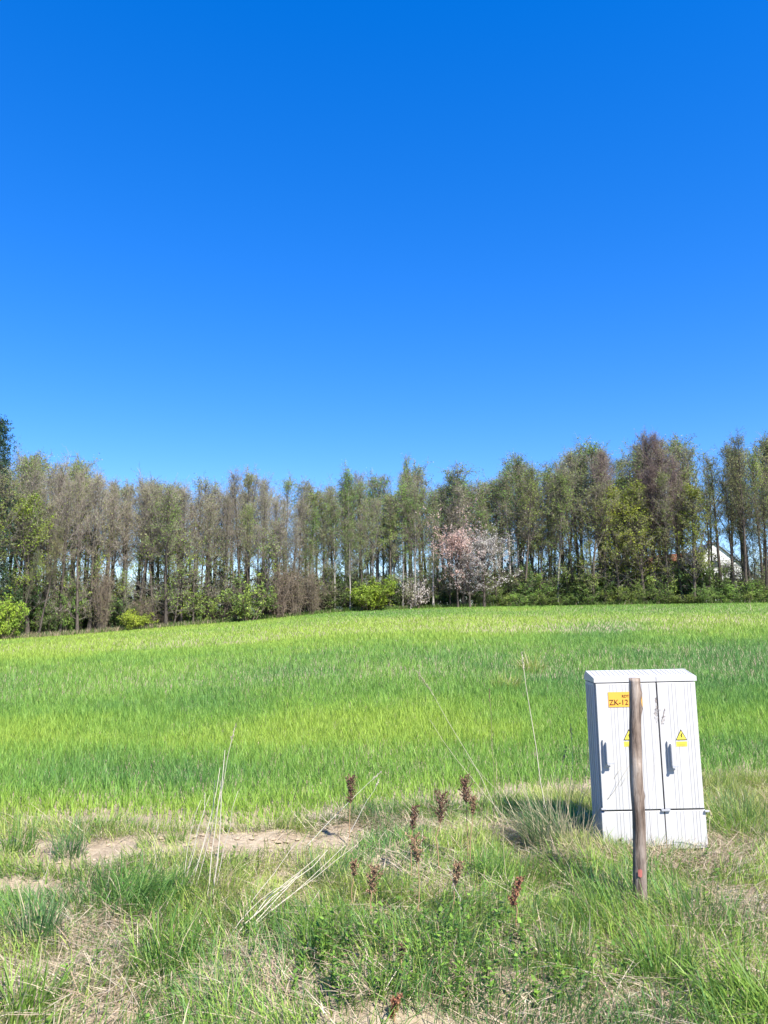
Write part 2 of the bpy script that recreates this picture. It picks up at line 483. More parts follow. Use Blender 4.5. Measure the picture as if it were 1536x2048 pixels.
G_A = ((0.15, 0.18, 0.06), (0.21, 0.25, 0.075), (0.25, 0.26, 0.10))
G_B = ((0.13, 0.21, 0.045), (0.18, 0.27, 0.05), (0.23, 0.32, 0.06))
G_C = ((0.10, 0.20, 0.05), (0.15, 0.28, 0.06), (0.20, 0.34, 0.06))
G_M = ((0.14, 0.22, 0.03), (0.22, 0.30, 0.035), (0.27, 0.33, 0.04))
G_D = ((0.055, 0.10, 0.03), (0.08, 0.14, 0.035), (0.11, 0.18, 0.04))
T_BROWN = (0.23, 0.205, 0.175)
T_GREY = (0.215, 0.195, 0.165)
PROTO = {}
def proto(kind, Hs, **kw):
    PROTO[kind] = []
    for i, H in enumerate(Hs):
        PROTO[kind].append((H, gen_tree(len(PROTO) * 31 + i * 7 + 1, H, name=kind, **kw)))
proto('bare', (16, 17, 18, 16.5, 17), start=0.2, R0=2.3, nb=66, nl2=6, ntw=5, twl=0.65, low_dead=14, leaf_lo=1, ang=(1.2, .5), lift=.3, shape='slim', nleaf=2600, leaf=0.095, leafcols=G_A, twigcol=T_BROWN, bark=M_BARK, base_r=.16)
proto('leafing', (16, 17.5, 17, 16), start=0.18, R0=2.2, nb=62, nl2=6, ntw=5, twl=0.65, low_dead=12, ang=(1.2, .55), lift=.28, shape='slim', nleaf=6400, leaf=0.118, leafcols=G_A + G_B, twigcol=T_GREY, bark=M_BARK, base_r=.15, leaf_lo=1)
proto('birch', (17, 18, 16.5), start=0.17, R0=2.0, nb=60, nl2=6, ntw=5, twl=0.8, droop=.22, low_dead=8, ang=(1.15, .42), nleaf=7200, leaf=0.122, leafcols=G_A + G_C + G_C, twigcol=(.19, .165, .145), bark=M_BIRCH, base_r=.13, shape='slim', leaf_lo=1)
proto('dense', (14, 15), start=0.10, R0=3.0, nb=60, nl2=7, ntw=6, twl=0.6, nleaf=12000, leaf=0.14, leafcols=G_A + G_M, twigcol=T_GREY, bark=M_BARK, base_r=.17, low_dead=2)
proto('purple', (18, 17), start=0.25, R0=2.4, nb=60, nl2=6, ntw=7, twl=0.75, nleaf=2400, leaf=0.10, leafcols=((.17, .12, .11), (.2, .16, .13), (.18, .19, .08)), twigcol=(.19, .15, .14), bark=M_BARK, base_r=.18, ang=(.85, .3))
proto('sparse', (17, 18), start=0.2, R0=2.5, nb=54, nl2=5, ntw=5, twl=0.6, nleaf=4200, leaf=0.11, leafcols=G_D + G_A, twigcol=(.13, .115, .095), bark=M_BARK, base_r=.16, lean=.06, low_dead=8, shape='slim', leaf_lo=1)
proto('sapling', (6, 8), start=0.12, R0=1.3, nb=30, nl2=4, ntw=4, twl=0.4, nleaf=1800, leaf=0.11, leafcols=G_A + G_B + G_M, twigcol=T_GREY, bark=M_BARK, base_r=.05, low_dead=0, lean=.08)
proto('pinkb', (7,), start=0.22, R0=3.5, nb=44, nl2=6, ntw=5, twl=0.45, nleaf=11000, leaf=0.105, leafcols=((.60, .42, .34), (.66, .50, .43), (.56, .41, .32), (.64, .54, .49)), twigcol=(.14, .11, .10), bark=M_BARK, base_r=.10, low_dead=0)
proto('whiteb', (7,), start=0.12, R0=3.3, nb=44, nl2=6, ntw=5, twl=0.45, nleaf=10000, leaf=0.105, leafcols=((.56, .54, .52), (.66, .64, .62), (.44, .45, .37), (.60, .55, .53)), twigcol=(.13, .11, .10), bark=M_BARK, base_r=.10, low_dead=0)

def place(kind, u, v_top, Y, label, cat='tree', group=None, vi=None, width=1.0, name=None, lean=None):
    """stand one tree whose tip reaches photo row v_top at depth Y"""
    x = at(u, 1200, Y).x
    z0 = gz(x, Y)
    Ht = at(u, v_top, Y).z - z0
    vs = PROTO[kind]; H, (tm, bm_, lm_) = vs[(vi if vi is not None else random.randrange(len(vs))) % len(vs)]
    e = empty(name or kind, (x, Y, z0))
    s = Ht / H; w = s * width * random.uniform(.8, 1.3)
    e.scale = (w, w, s); e.rotation_euler = (random.gauss(0, .02), lean if lean is not None else random.gauss(0, .03), random.uniform(0, 6.28))
    if lean is not None: e.rotation_euler = (0, lean, 0)
    link('trunk', tm, e); link('branches', bm_, e)
    if lm_: link('foliage', lm_, e)
    tag(e, label, cat, group)
    return e

SKY = np.array([(-100, 930), (0, 925), (70, 925), (130, 938), (200, 968), (290, 960), (330, 985), (370, 982), (410, 976), (480, 956), (540, 966), (600, 976),
                (640, 985), (700, 955), (740, 965), (790, 972), (825, 940), (870, 965), (930, 948), (985, 962), (1040, 925), (1090, 955), (1150, 915), (1200, 900), (1260, 905),
                (1340, 885), (1385, 905), (1410, 908), (1440, 932), (1490, 890), (1536, 890), (1640, 890)], float)
def sky_v(u): return float(np.interp(u, SKY[:, 0], SKY[:, 1]))
def edgeY(u):
    p = at(u, 1240, 80); return float(edge_y(p.x, p.y))
KNAME = {'bare': 'bare_alder', 'leafing': 'leafing_alder', 'birch': 'birch_tree', 'dense': 'green_maple', 'purple': 'purple_budded_tree', 'sparse': 'dark_alder', 'sapling': 'sapling'}
KDESC = {'bare': 'grey-brown nearly leafless alder', 'leafing': 'thinly leafed grey-green alder', 'birch': 'green drooping birch', 'dense': 'full yellow-green broadleaf tree',
         'purple': 'purplish brown budding tree', 'sparse': 'dark sparse-leaved leaning alder', 'sapling': 'thin sapling'}
def kind_for(u, r):
    if u < 90: return 'leafing' if r < .45 else ('dense' if r < .6 else 'bare')
    if u < 600: return 'bare' if r < .62 else 'leafing'
    if u < 680: return 'leafing' if r < .5 else ('birch' if r < .75 else 'bare')
    if u < 1060: return 'birch' if r < .5 else ('leafing' if r < .82 else 'bare')
    if u < 1210: return 'leafing' if r < .5 else ('bare' if r < .8 else 'birch')
    if u < 1390: return 'dense' if r < .4 else ('leafing' if r < .8 else 'purple')
    return 'sparse' if r < .75 else 'leafing'
ZONES = [(-200, 200, 'near the pine'), (200, 450, 'left of round bush'), (450, 640, 'by brown thicket'), (640, 860, 'behind yellow-green bush'),
         (860, 1030, 'behind blossoming trees'), (1030, 1210, 'right of blossoming trees'), (1210, 1390, 'left of white house'), (1390, 1800, 'before white house')]
def zone(u):
    for a_, b_, s_ in ZONES:
        if a_ <= u < b_: return s_
ORD = ['', 'first', 'second', 'third', 'fourth', 'fifth', 'sixth', 'seventh', 'eighth', 'ninth', 'tenth', 'eleventh', 'twelfth', 'thirteenth', 'fourteenth', 'fifteenth', 'sixteenth', 'seventeenth', 'eighteenth', 'nineteenth', 'twentieth'] + ['twenty-%s' % q for q in ('first', 'second', 'third', 'fourth', 'fifth', 'sixth', 'seventh', 'eighth', 'ninth')]
rr = random.Random(5)
front = []
u = -40
while u < 1590:
    front.append(u); u += rr.uniform(22, 36)
cnt = {}
for i, u in enumerate(front):
    k = kind_for(u, rr.random()); z = zone(u)
    if k == 'dense': vt = max(sky_v(u) + rr.uniform(60, 110), 980)
    else: vt = sky_v(u) + rr.choice([rr.uniform(0, 45), rr.uniform(30, 120)])
    key = (z, k); cnt[key] = cnt.get(key, 0) + 1
    lab = '%s in front row %s, %s such from left' % (KDESC[k], z, ORD[cnt[key]])
    ln = rr.uniform(-.09, -.02) if k == 'sparse' else None
    place(k, u, vt, edgeY(u) + rr.uniform(1.0, 3.5), lab, 'tree', 'front row of the tree belt', name=KNAME[k], lean=ln)
back = []
for row, (dy, step, lo, hi) in enumerate([(6, 31, 0, 45), (10.5, 33, -4, 40), (15.5, 37, -4, 40), (21, 42, 0, 45)]):
    u = -60 + row * 9
    while u < 1600:
        k = kind_for(u, rr.random())
        if row >= 2 and k == 'dense': k = 'leafing'
        if 648 > u > 628 and row < 2: u += 20; continue
        if 1385 < u < 1490 and rr.random() < .8: u += step; continue
        vt = sky_v(u) + rr.uniform(lo, hi) + (70 if k == 'dense' else 0)
        back.append((u, k, vt, edgeY(u) + dy + rr.uniform(-1.8, 1.8)))
        u += step * rr.uniform(.75, 1.25)
bcnt = {}
for u, k, vt, Y in sorted(back):
    z = zone(u); bcnt[(z, k)] = bcnt.get((z, k), 0) + 1
    place(k, u, vt, Y, '%s in back rows %s, %s such from left' % (KDESC[k], z, ORD[bcnt[(z, k)]]), 'tree', '%s back rows, %s' % (KNAME[k].replace('_', ' '), z), name=KNAME[k])
# trees that stand out against the sky
place('birch', 825, 927, edgeY(825) + 4, 'slim birch whose spire rises highest above the middle of the tree belt', name='birch_tree', group='skyline trees', width=.6, vi=0)
place('birch', 700, 946, edgeY(700) + 4, 'birch with wispy twisted top rising above the yellow-green bush', name='birch_tree', group='skyline trees', width=.7, vi=1)
place('birch', 930, 944, edgeY(930) + 4, 'broad green birch rising above the pink blossom', name='birch_tree', group='skyline trees', width=1.1, vi=2)
place('birch', 1038, 918, edgeY(1038) + 5, 'tall round-topped birch right of the blossoming trees', name='birch_tree', group='skyline trees', width=.95, vi=0)
place('purple', 1345, 880, edgeY(1345) + 5, 'tallest purplish budding tree with spiky top left of the white house', name='purple_budded_tree', group='skyline trees', width=.95, vi=0)
place('purple', 1310, 890, edgeY(1310) + 6, 'purplish budding tree beside the tallest one', name='purple_budded_tree', group='skyline trees', width=1.0, vi=1)
place('leafing', 1205, 897, edgeY(1205) + 4, 'broad pale yellowish alder at the crest of the right-hand trees', name='leafing_alder', group='skyline trees', width=1.5, vi=1)
place('dense', 1285, 1010, edgeY(1285) + 3.5, 'bright yellow-green maple filling the belt left of the white house', name='green_maple', group='skyline trees', width=1.6, vi=0)
place('dense', 1330, 1040, edgeY(1330) + 4.5, 'second yellow-green maple between the bright maple and the white house', name='green_maple', group='skyline trees', width=1.4, vi=1)
place('dense', 60, 1015, edgeY(60) + 2, 'leafy green tree near the left edge right of the pine', name='green_maple', group='skyline trees', width=1.1, vi=1)
place('bare', 485, 953, edgeY(485) + 3, 'bare alder standing above its neighbours behind the rounded bush', name='bare_alder', group='skyline trees', width=.9, vi=2)
place('sparse', 1495, 886, edgeY(1495) + 2, 'tall dark alder right of the white house gable', name='dark_alder', group='skyline trees', width=.95, vi=1, lean=-.05)
place('sparse', 40, 1110, edgeY(40) + .6, 'short leaning grey trunk at the far left field edge', name='leaning_trunk_tree', group='skyline trees', width=.8, vi=0, lean=.16)
place('sparse', 80, 1060, edgeY(80) + .8, 'pale trunk leaning right near the far left field edge', name='leaning_trunk_tree', group='skyline trees', width=.8, vi=1, lean=.13)

# pine cut by the left frame edge
def pine():
    x = at(-24, 1200, 72).x; Y = 72.0; z0 = gz(x, Y); H = at(0, 838, Y).z - z0
    e = empty('pine_tree', (x, Y, z0)); r = np.random.default_rng(4)
    T = Acc(); zs = np.linspace(-.3, H, 14); tube(T, np.stack([.1 * np.sin(zs * .4), 0 * zs, zs], 1), .24 * (1 - zs / H * .95) + .01, 8); T.obj('trunk', M_BARK, e, True)
    B, L = Acc(), Acc(); PP = []
    for i in range(170):
        h = H * (.12 + .87 * (i / 170)); q = (h / H - .12) / .88; Lb = (3.3 * (1 - q) ** .7 + .35) * r.uniform(.7, 1.15); az = i * 2.4 + r.uniform(-.4, .4)
        o = np.array([0, 0, h]); d = np.array([math.cos(az), math.sin(az), r.uniform(.05, .4)]); pts = [o]
        for j in range(4): d = norm(d + np.array([0, 0, .12])); pts.append(pts[-1] + d * Lb / 4)
        pts = np.array(pts); tube(B, pts, np.linspace(.035, .01, 5), 4, (.12, .09, .07), cap=False)
        for j in range(26):
            s = r.uniform(.3, 1.02); PP.append(o + (pts[-1] - o) * s + r.normal(0, .22, 3) + np.array([0, 0, .1]))
    PP = np.array(PP); C = np.array((.035, .075, .05)) * r.uniform(.7, 1.5, (len(PP), 1))
    for k in range(3): leaves(L, PP + r.normal(0, .08, PP.shape), .34 * r.uniform(.6, 1.2, len(PP)), C, .22)
    B.obj('branches', M_TWIG, e); L.obj('needles', M_LEAF, e)
    tag(e, 'dark blue-green pine at the left edge, taller than everything else', 'pine tree')
pine()

# ------------------------------------------------------------------ shrubs
def gen_shrub(seed, nstem, nleaf, cols, leaf, twig, spread=.5, name='shrub', twn=8, hollow=.0):
    """unit shrub about 1 m tall and 1 m wide"""
    r = np.random.default_rng(seed); S, L = Acc(), Acc(); segs = []
    A2, B2 = [], []
    for i in range(nstem):
        az = r.uniform(0, 6.28); o = np.array([math.cos(az), math.sin(az), 0]) * r.uniform(0, .18)
        d = norm(np.array([math.cos(az) * spread * r.uniform(.2, 1.3), math.sin(az) * spread * r.uniform(.2, 1.3), 1])); h = r.uniform(.6, 1.0); pts = [o]
        for j in range(4): d = norm(d + r.normal(0, .12, 3)); pts.append(pts[-1] + d * h / 4)
        pts = np.array(pts); tube(S, pts, np.linspace(.010, .003, 5), 4, np.array(twig) * r.uniform(.7, 1.2), cap=False)
        for j in range(twn):
            s = r.uniform(.15, 1); o2 = np.array([np.interp(s * 4, np.arange(5), pts[:, q]) for q in range(3)])
            e2 = o2 + norm(r.normal(0, 1, 3) + np.array([0, 0, .4]) + d * .5) * r.uniform(.12, .3); A2.append(o2); B2.append(e2); segs.append((o2, e2))
            for q in range(3): 
                o3 = o2 + (e2 - o2) * r.uniform(.3, 1); e3 = o3 + norm(r.normal(0, 1, 3)) * r.uniform(.06, .15); A2.append(o3); B2.append(e3); segs.append((o3, e3))
    prisms(S, np.array(A2), np.array(B2), .003, .0018, np.array(twig)[None] * r.uniform(.7, 1.25, (len(A2), 1)))
    sm = S.mesh(name + '_stems', M_TWIG); lm_ = None
    if nleaf:
        ti = r.integers(0, len(segs), nleaf); o3 = np.array([segs[i][0] for i in ti]); e3 = np.array([segs[i][1] for i in ti])
        PP = o3 + (e3 - o3) * r.uniform(.1, 1.1, (nleaf, 1)) + r.normal(0, .02, (nleaf, 3)); PP[:, 2] = np.abs(PP[:, 2])
        cl = vnoise(PP[:, 0] * 5 + PP[:, 2] * 2, PP[:, 1] * 5 + PP[:, 2] * 3, seed)
        ci = np.clip(((cl + r.normal(0, .2, nleaf)) * len(cols)).astype(int), 0, len(cols) - 1)
        leaves(L, PP, leaf * r.uniform(.6, 1.3, nleaf), np.array(cols)[ci] * r.uniform(.8, 1.25, (nleaf, 1)), .75)
        lm_ = L.mesh(name + '_foliage', M_LEAF)
    return sm, lm_
SHRUB = {
 'dark': [gen_shrub(s, 16, 4600, G_D, .036, (.10, .085, .07), .6) for s in (1, 2)],
 'green': [gen_shrub(s, 16, 4400, G_D[1:] + G_B, .036, (.13, .11, .09), .6) for s in (3, 4)],
 'yellow': [gen_shrub(s, 22, 8500, ((.16, .24, .03), (.22, .32, .035), (.28, .36, .04)), .036, (.14, .12, .08), .65) for s in (5,)],
 'brown': [gen_shrub(s, 30, 900, ((.12, .14, .05), (.16, .13, .08)), .028, (.15, .125, .095), .34, twn=12) for s in (6, 7)],
 'white': [gen_shrub(10, 14, 1800, ((.5, .47, .42), (.58, .54, .5), (.2, .22, .12)), .032, (.13, .11, .09), .7)],
}
def shrub(kind, u, v0, v1, wpx, dY, label, cat='shrub', group=None, name=None, vi=0):
    Y = edgeY(u) + dY; x = at(u, 1200, Y).x; z0 = gz(x, Y)
    H = at(u, v1, Y).z - z0; Wd = wpx * Y / FPX
    sm, lm_ = SHRUB[kind][vi % len(SHRUB[kind])]
    e = empty(name or kind + '_shrub', (x, Y, z0)); e.scale = (Wd * 1.3, Wd * 1.1, H * 1.1); e.rotation_euler = (0, 0, random.uniform(0, 6.28))
    link('stems', sm, e)
    if lm_: link('foliage', lm_, e)
    tag(e, label, cat, group); return e
shrub('yellow', 740, 0, 1160, 78, .1, 'bright yellow-green rounded bush at the field edge in mid belt', 'bush', name='yellow_green_bush')
shrub('green', 492, 0, 1166, 88, .1, 'rounded mid-green bush at the field edge left of the brown thicket', 'bush', name='rounded_bush')
shrub('yellow', 15, 0, 1195, 60, .2, 'yellow-green bush cut by the left edge of the photo', 'bush', name='yellow_green_bush')
shrub('yellow', 268, 0, 1222, 50, .5, 'small yellow-green bush under bare alders on the left', 'bush', name='yellow_green_bush')
for i, (u, v1, w) in enumerate([(560, 1140, 55), (590, 1125, 60), (622, 1145, 50)]):
    shrub('brown', u, 0, v1, w, .5 + .3 * i, '%s reddish brown leafless thicket bush at the field edge' % ('leftmost', 'tallest middle', 'rightmost')[i], 'bush', 'brown thicket', 'brown_thicket', i)
shrub('brown', 205, 0, 1130, 45, 1.0, 'brown leafless bush among the left alders', 'bush', name='brown_thicket', vi=1)
place('pinkb', 916, 1096, edgeY(914) - .6, 'blossoming tree with round salmon pink crown', 'tree', 'blossoming trees', name='pink_blossom_tree', width=1.3)
place('whiteb', 968, 1104, edgeY(972) - .4, 'taller white blossoming tree right of the pink one', 'tree', 'blossoming trees', name='white_blossom_tree', width=1.25)
place('whiteb', 940, 1130, edgeY(936) - .9, 'low white blossoming tree in front of the pink one', 'tree', 'blossoming trees', name='white_blossom_tree', width=1.25)
shrub('white', 832, 0, 1145, 50, .8, 'thinly blossoming whitish bush left of the pink tree', 'bush', 'blossoming trees', 'white_blossom_bush', 0)
# undergrowth along the foot of the belt
und = []
u = -30
while u < 1590:
    und.append(u); u += rr.uniform(20, 34) if u > 1000 or u < 140 else rr.uniform(30, 52)
ucnt = {}
for u in und:
    if u < 140: k = rr.choice(['green', 'green', 'dark']); top = rr.uniform(1130, 1205)
    elif u < 640: k = rr.choice(['green', 'dark', 'brown']); top = 1262 - (u - 250) * .07 - rr.uniform(28, 75)
    elif u < 1000: k = rr.choice(['dark', 'green', 'dark']); top = rr.uniform(1160, 1195)
    else: k = rr.choice(['dark', 'dark', 'green']); top = rr.uniform(1112, 1165)
    if abs(u - 740) < 35 or abs(u - 492) < 30: continue
    z = zone(u); key = (k, z); ucnt[key] = ucnt.get(key, 0) + 1
    d = {'green': 'mid-green leafy', 'dark': 'dark green leafy', 'brown': 'brown leafless'}[k]
    shrub(k, u, 0, top, rr.uniform(46, 74), rr.uniform(2.0, 5.0), '%s undergrowth shrub %s, %s such from left' % (d, z, ORD[ucnt[key]]), 'shrub', 'undergrowth shrubs under the trees', 'undergrowth_shrub', rr.randrange(2))
u = 130
while u < 1400:
    k = rr.choice(['dark', 'dark', 'green', 'brown']) if u < 700 else rr.choice(['dark', 'green', 'dark']); z = zone(u); key = (k, z, 2); ucnt[key] = ucnt.get(key, 0) + 1
    d = {'green': 'mid-green leafy', 'dark': 'dark green leafy', 'brown': 'brown leafless'}[k]
    shrub(k, u, 0, rr.uniform(1118, 1178), rr.uniform(40, 64), rr.uniform(6, 16), '%s shrub deep in the belt %s, %s such from left' % (d, z, ORD[ucnt[key]]), 'shrub', 'shrubs deep in the belt', 'undergrowth_shrub', rr.randrange(2))
    u += rr.uniform(22, 40)
# low bright growth right at the field edge, and thin saplings
lcnt = {}
u = 1005
while u < 1570:
    z = zone(u); lcnt[z] = lcnt.get(z, 0) + 1
    shrub('green', u, 0, rr.uniform(1165, 1192), rr.uniform(34, 52), rr.uniform(.3, 1.4), 'low green field-edge shrub %s, %s such from left' % (z, ORD[lcnt[z]]), 'shrub', 'low shrubs at the field edge', 'field_edge_shrub', rr.randrange(2))
    u += rr.uniform(30, 55)
scnt = {}
for u in sorted([-20, 20, 95, 135, 180, 195, 250, 280, 330, 365, 385, 430, 450, 515, 530, 575, 600, 615, 710, 735, 770, 790, 845, 880, 900, 960, 1000, 1045, 1090, 1110, 1155, 1210, 1270, 1300, 1360, 60, 118, 150, 232, 305, 350, 410, 545, 655, 668, 690, 800, 860, 1025, 1065, 1130, 1180, 1240, 1330, 1400, 1455, 1515]):
    z = zone(u); scnt[z] = scnt.get(z, 0) + 1
    place('sapling', u, rr.uniform(1050, 1150), edgeY(u) + rr.uniform(.6, 12), 'thin light-leaved sapling %s, %s such from left' % (z, ORD[scnt[z]]), 'tree', 'saplings at the foot of the belt', name='sapling')

# ------------------------------------------------------------------ houses behind the belt
def house(u0, u1, v_eave, v_apex, Y, depth, ry, wallm, roofm, label, wins, over=.3, name='house', fl=None):
    pa, pb = at(u0, v_eave, Y), at(u1, v_eave, Y); ap = at((u0 + u1) / 2, v_apex, Y)
    w = pb.x - pa.x; z0 = gz((pa.x + pb.x) / 2, Y) - .3; he = pa.z - z0; ha = ap.z - z0
    e = empty(name, ((pa.x + pb.x) / 2, Y, z0)); e.rotation_euler = (0, 0, ry)
    A = Acc(); hw = w / 2
    V = [(-hw, 0, 0), (hw, 0, 0), (hw, 0, he), (0, 0, ha), (-hw, 0, he)]; V += [(x, depth, z) for x, _, z in V]
    A.add(V, Q=[(0, 1, 2, 4), (6, 5, 9, 7), (0, 4, 9, 5), (1, 6, 7, 2)], T=[(4, 2, 3), (7, 9, 8)])
    A.obj('wall', wallm, e)
    sl = (ha - he) / hw
    for s in (-1, 1):
        B = Acc(); x1 = s * (hw + over); z1 = he - sl * over; th = .16
        top = [(0, -over, ha + .05), (x1, -over, z1 + .05), (x1, depth + over, z1 + .05), (0, depth + over, ha + .05)]
        V = top + [(x, y, z + th) for x, y, z in top]
        B.add(V, Q=[(0, 1, 2, 3), (7, 6, 5, 4), (0, 4, 5, 1), (1, 5, 6, 2), (2, 6, 7, 3)])
        B.obj('roof', roofm, e)
    B = Acc(); box(B, (hw * .3, depth * .6, ha - .2 + .5), (.5, .5, 1.6)); B.obj('chimney', M_BRICK, e)
    for (fx, fz, ww, hh) in wins:
        F = Acc(); cx = fx * hw; cz = fz * ha
        for sx in (-1, 1): box(F, (cx + sx * (ww / 2 + .04), -.02, cz), (.08, .1, hh + .16))
        for sz in (-1, 1): box(F, (cx, -.02, cz + sz * (hh / 2 + .04)), (ww, .1, .08))
        f = F.obj('window', M_WFRAME, e)
        P_ = Acc(); box(P_, (cx, -.012, cz), (ww, .02, hh)); P_.obj('pane', M_PANE, f)
    tag(e, label, 'house'); return e
M_BRICK = plain('chimney_brick', (.28, .12, .08), .9, .1)
M_WFRAME = plain('window_frame', (.75, .75, .73), .5)
M_PANE = plain('window_pane', (.03, .035, .04), .08, .6, .05)
M_WHITE = plain('white_render', (.62, .61, .60), .9, .1, .04, 1.5)
M_ROOFG = plain('grey_roof_tiles', (.13, .135, .14), .85, .2, .2, 3)
M_ROOFR = plain('red_roof_tiles', (.36, .13, .07), .85, .2, .2, 3)
house(1380, 1482, 1130, 1086, 134, 12, R(-6), M_WHITE, M_ROOFG, 'white gabled house with grey roof seen through the trees on the right', [(-.38, .35, 1.1, 1.3), (.3, .35, 1.1, 1.3), (0, .68, .9, 1.2)])
house(1345, 1400, 1140, 1108, 158, 10, R(30), M_WHITE, M_ROOFR, 'house with red tiled roof half hidden left of the white gabled house', [(0, .4, 1.1, 1.3)])
house(1048, 1095, 1172, 1150, 150, 9, R(25), M_WHITE, M_ROOFR, 'small red-roofed house glimpsed between trunks right of the blossoming trees', [(0.2, .4, 1.0, 1.2)])

# ================================================================== WHEAT
def wheat_tone(x, y):
    yy = np.array([6, 6.8, 7.6, 8.8, 10, 11.5, 13.5, 18, 25, 33, 45, 58, 70, 95]); tt = np.array([.85, .62, .30, .40, .82, .70, .34, .22, .34, .60, .78, .50, .42, .40])
    wob = (fbm(x * .18, y * .09, 41) - .5) * 2
    b = np.interp(y * (1 + .12 * wob) + x * .03, yy, tt)
    n = fbm(x * (2.2 / np.maximum(y, 7)) ** .75, y * .35 * (8 / np.maximum(y, 8)) ** .6, 51, 4) - .5
    n2 = fbm(x * 1.3, y * 1.3, 57, 3) - .5
    left = np.clip(-x / np.maximum(y, 5) * .55, -.12, .3) * np.clip((y - 6) / 8, 0, 1)
    py = np.exp(-((x / y - .19) / .09) ** 2 - ((y - 47) / 11) ** 2) * .5
    dk = np.exp(-((x / y - .29) / .06) ** 2 - ((y - 36) / 9) ** 2) * .5
    return np.clip(.03 + b + n * 1.1 + n2 * .45 + left + py - dk, 0, 1)
def wheat_cols(t, n):
    lo = np.array((.10, .235, .06)); mid = np.array((.20, .36, .06)); hi = np.array((.31, .44, .065))
    t = np.clip(t + rng.normal(0, .13, n), 0, 1)[:, None]
    c = np.where(t < .5, lo + (mid - lo) * t * 2, mid + (hi - mid) * (t - .5) * 2)
    return c * rng.uniform(.8, 1.2, (n, 1))
def sample_wheat(n, y0, y1, p, tmax=.66):
    uu = rng.uniform(0, 1, n)                       # density ~ y^-p per m2
    q = 2 - p
    y = (y0 ** q + uu * (y1 ** q - y0 ** q)) ** (1 / q)
    x = rng.uniform(-tmax, tmax, n) * (y + .6)
    return x, y
a = Acc()
for (n, y0, y1, p) in [(225000, 5.4, 16, .5), (80000, 11, 34, .8), (200000, 9, 92, 1.12)]:
    x, y = sample_wheat(n, y0, y1, p)
    wy = wheat_y(x) + (fbm(x * 2.2, y * 0 + 4, 61, 3) - .35) * .6
    gap = rng.uniform(0, 1, n) < np.clip((y - wy) / .5, .0, 1) ** .8
    ok = (y > wy) & (y < edge_y(x, y) + .4) & gap
    if y1 < 20: ok &= rng.uniform(0, 1, n) < (16 - y) / 6
    x, y = x[ok], y[ok]; n = len(x)
    hv = .85 + .5 * (fbm(x * .5, y * .5, 81) - .3) + .10 * np.clip((y - 8) / 10, 0, 1)
    L = (.17 + .05 * np.clip((y - 8) / 8, 0, 1)) * hv * rng.uniform(.6, 1.2, n) * np.clip((y - wheat_y(x)) / .6 + .55, .55, 1)
    w = .0072 * np.maximum(1, y / 9) ** .88 * rng.uniform(.7, 1.3, n)
    tn = wheat_tone(x, y)
    blades(a, np.stack([x, y, hz(x, y) - .01], 1), rng.uniform(0, 6.28, n), np.abs(rng.normal(.12, .14, n)), rng.uniform(.1, 1.0, n), L, w, wheat_cols(tn, n), 2)
tag(a.obj('wheat_crop', M_WHEAT, None, True), 'young green wheat covering the field up to the trees', 'wheat', kind='stuff')

# rough grass and dead stems where the field meets the trees
a = Acc()
n = 26000
u_ = rng.uniform(-100, 1640, n); Yv = np.array([70.0] * n)
t_ = (u_ - 768) / (FPX * CP); ye = np.interp(t_, ET, EY); y = ye + np.abs(rng.normal(.3, 1.6, n)); x = t_ * y
dry = rng.uniform(0, 1, n) < np.clip(.55 - (u_ - 100) / 1200, .12, .6)
C = np.where(dry[:, None], np.array((.40, .33, .23)), np.array((.10, .18, .035))) * rng.uniform(.7, 1.3, (n, 1))
blades(a, np.stack([x, y, hz(x, y)], 1), rng.uniform(0, 6.28, n), np.abs(rng.normal(.1, .2, n)), rng.uniform(.1, .9, n), rng.uniform(.25, .75, n), rng.uniform(.03, .06, n), C, 2)
tag(a.obj('edge_grass', M_GRASS), 'rough dry and green grass along the foot of the trees', 'grass', kind='stuff')

# ================================================================== VERGE
def gp(u, v): q = ground(u, v); return np.array([q.x, q.y])
def blob(x, y, pts):
    m_ = np.zeros_like(x)
    for (u, v, rx, ry) in pts:
        c = gp(u, v); m_ = np.maximum(m_, np.exp(-(((x - c[0]) / rx) ** 2 + ((y - c[1]) / ry) ** 2)))
    return m_
SOIL = [(30, 1775, .25, .10), (20, 1700, .35, .16), (130, 1725, .35, .15), (230, 1702, .4, .17), (330, 1690, .4, .16), (430, 1700, .35, .15), (540, 1683, .4, .15), (620, 1690, .3, .14), (690, 1665, .16, .10),
        (780, 2047, .3, .035)]
STRAW = [(110, 1880, .22, .16), (200, 1930, .18, .24), (230, 1860, .24, .10), (205, 2010, .12, .2), (545, 1975, .09, .16), (810, 1660, .45, .14), (1000, 1665, .3, .14), (1080, 1685, .4, .16), (1200, 1725, .4, .12), (1380, 1730, .5, .2), (1470, 1700, .5, .2), (1510, 1830, .25, .2), (500, 1940, .15, .2), (60, 1990, .2, .1), (900, 1790, .15, .15), (1280, 2000, .2, .06)]
WEEDS = [(840, 1940, .42, .30), (960, 1930, .35, .35), (740, 1990, .35, .15), (930, 1850, .30, .2), (560, 1880, .18, .14), (680, 1930, .2, .2), (1010, 1990, .25, .15), (1170, 1990, .2, .15)]
def sample_verge(n, margin=2.2):
    n = int(n * 1.42)
    y = np.sqrt(rng.uniform(2.2 ** 2, 7.4 ** 2, n)); x = rng.uniform(-1, 1, n) * (.56 * y + margin)
    ok = (y < wheat_y(x) + .12) & ((np.abs(x) < .56 * y + .5) | (rng.uniform(0, 1, n) < .4))
    return x[ok], y[ok]
CABX, CABY = gp(1310, 1703)
def in_cab(x, y): return (np.abs(x - CABX) < .37) & (y > CABY - .01) & (y < CABY + .26)

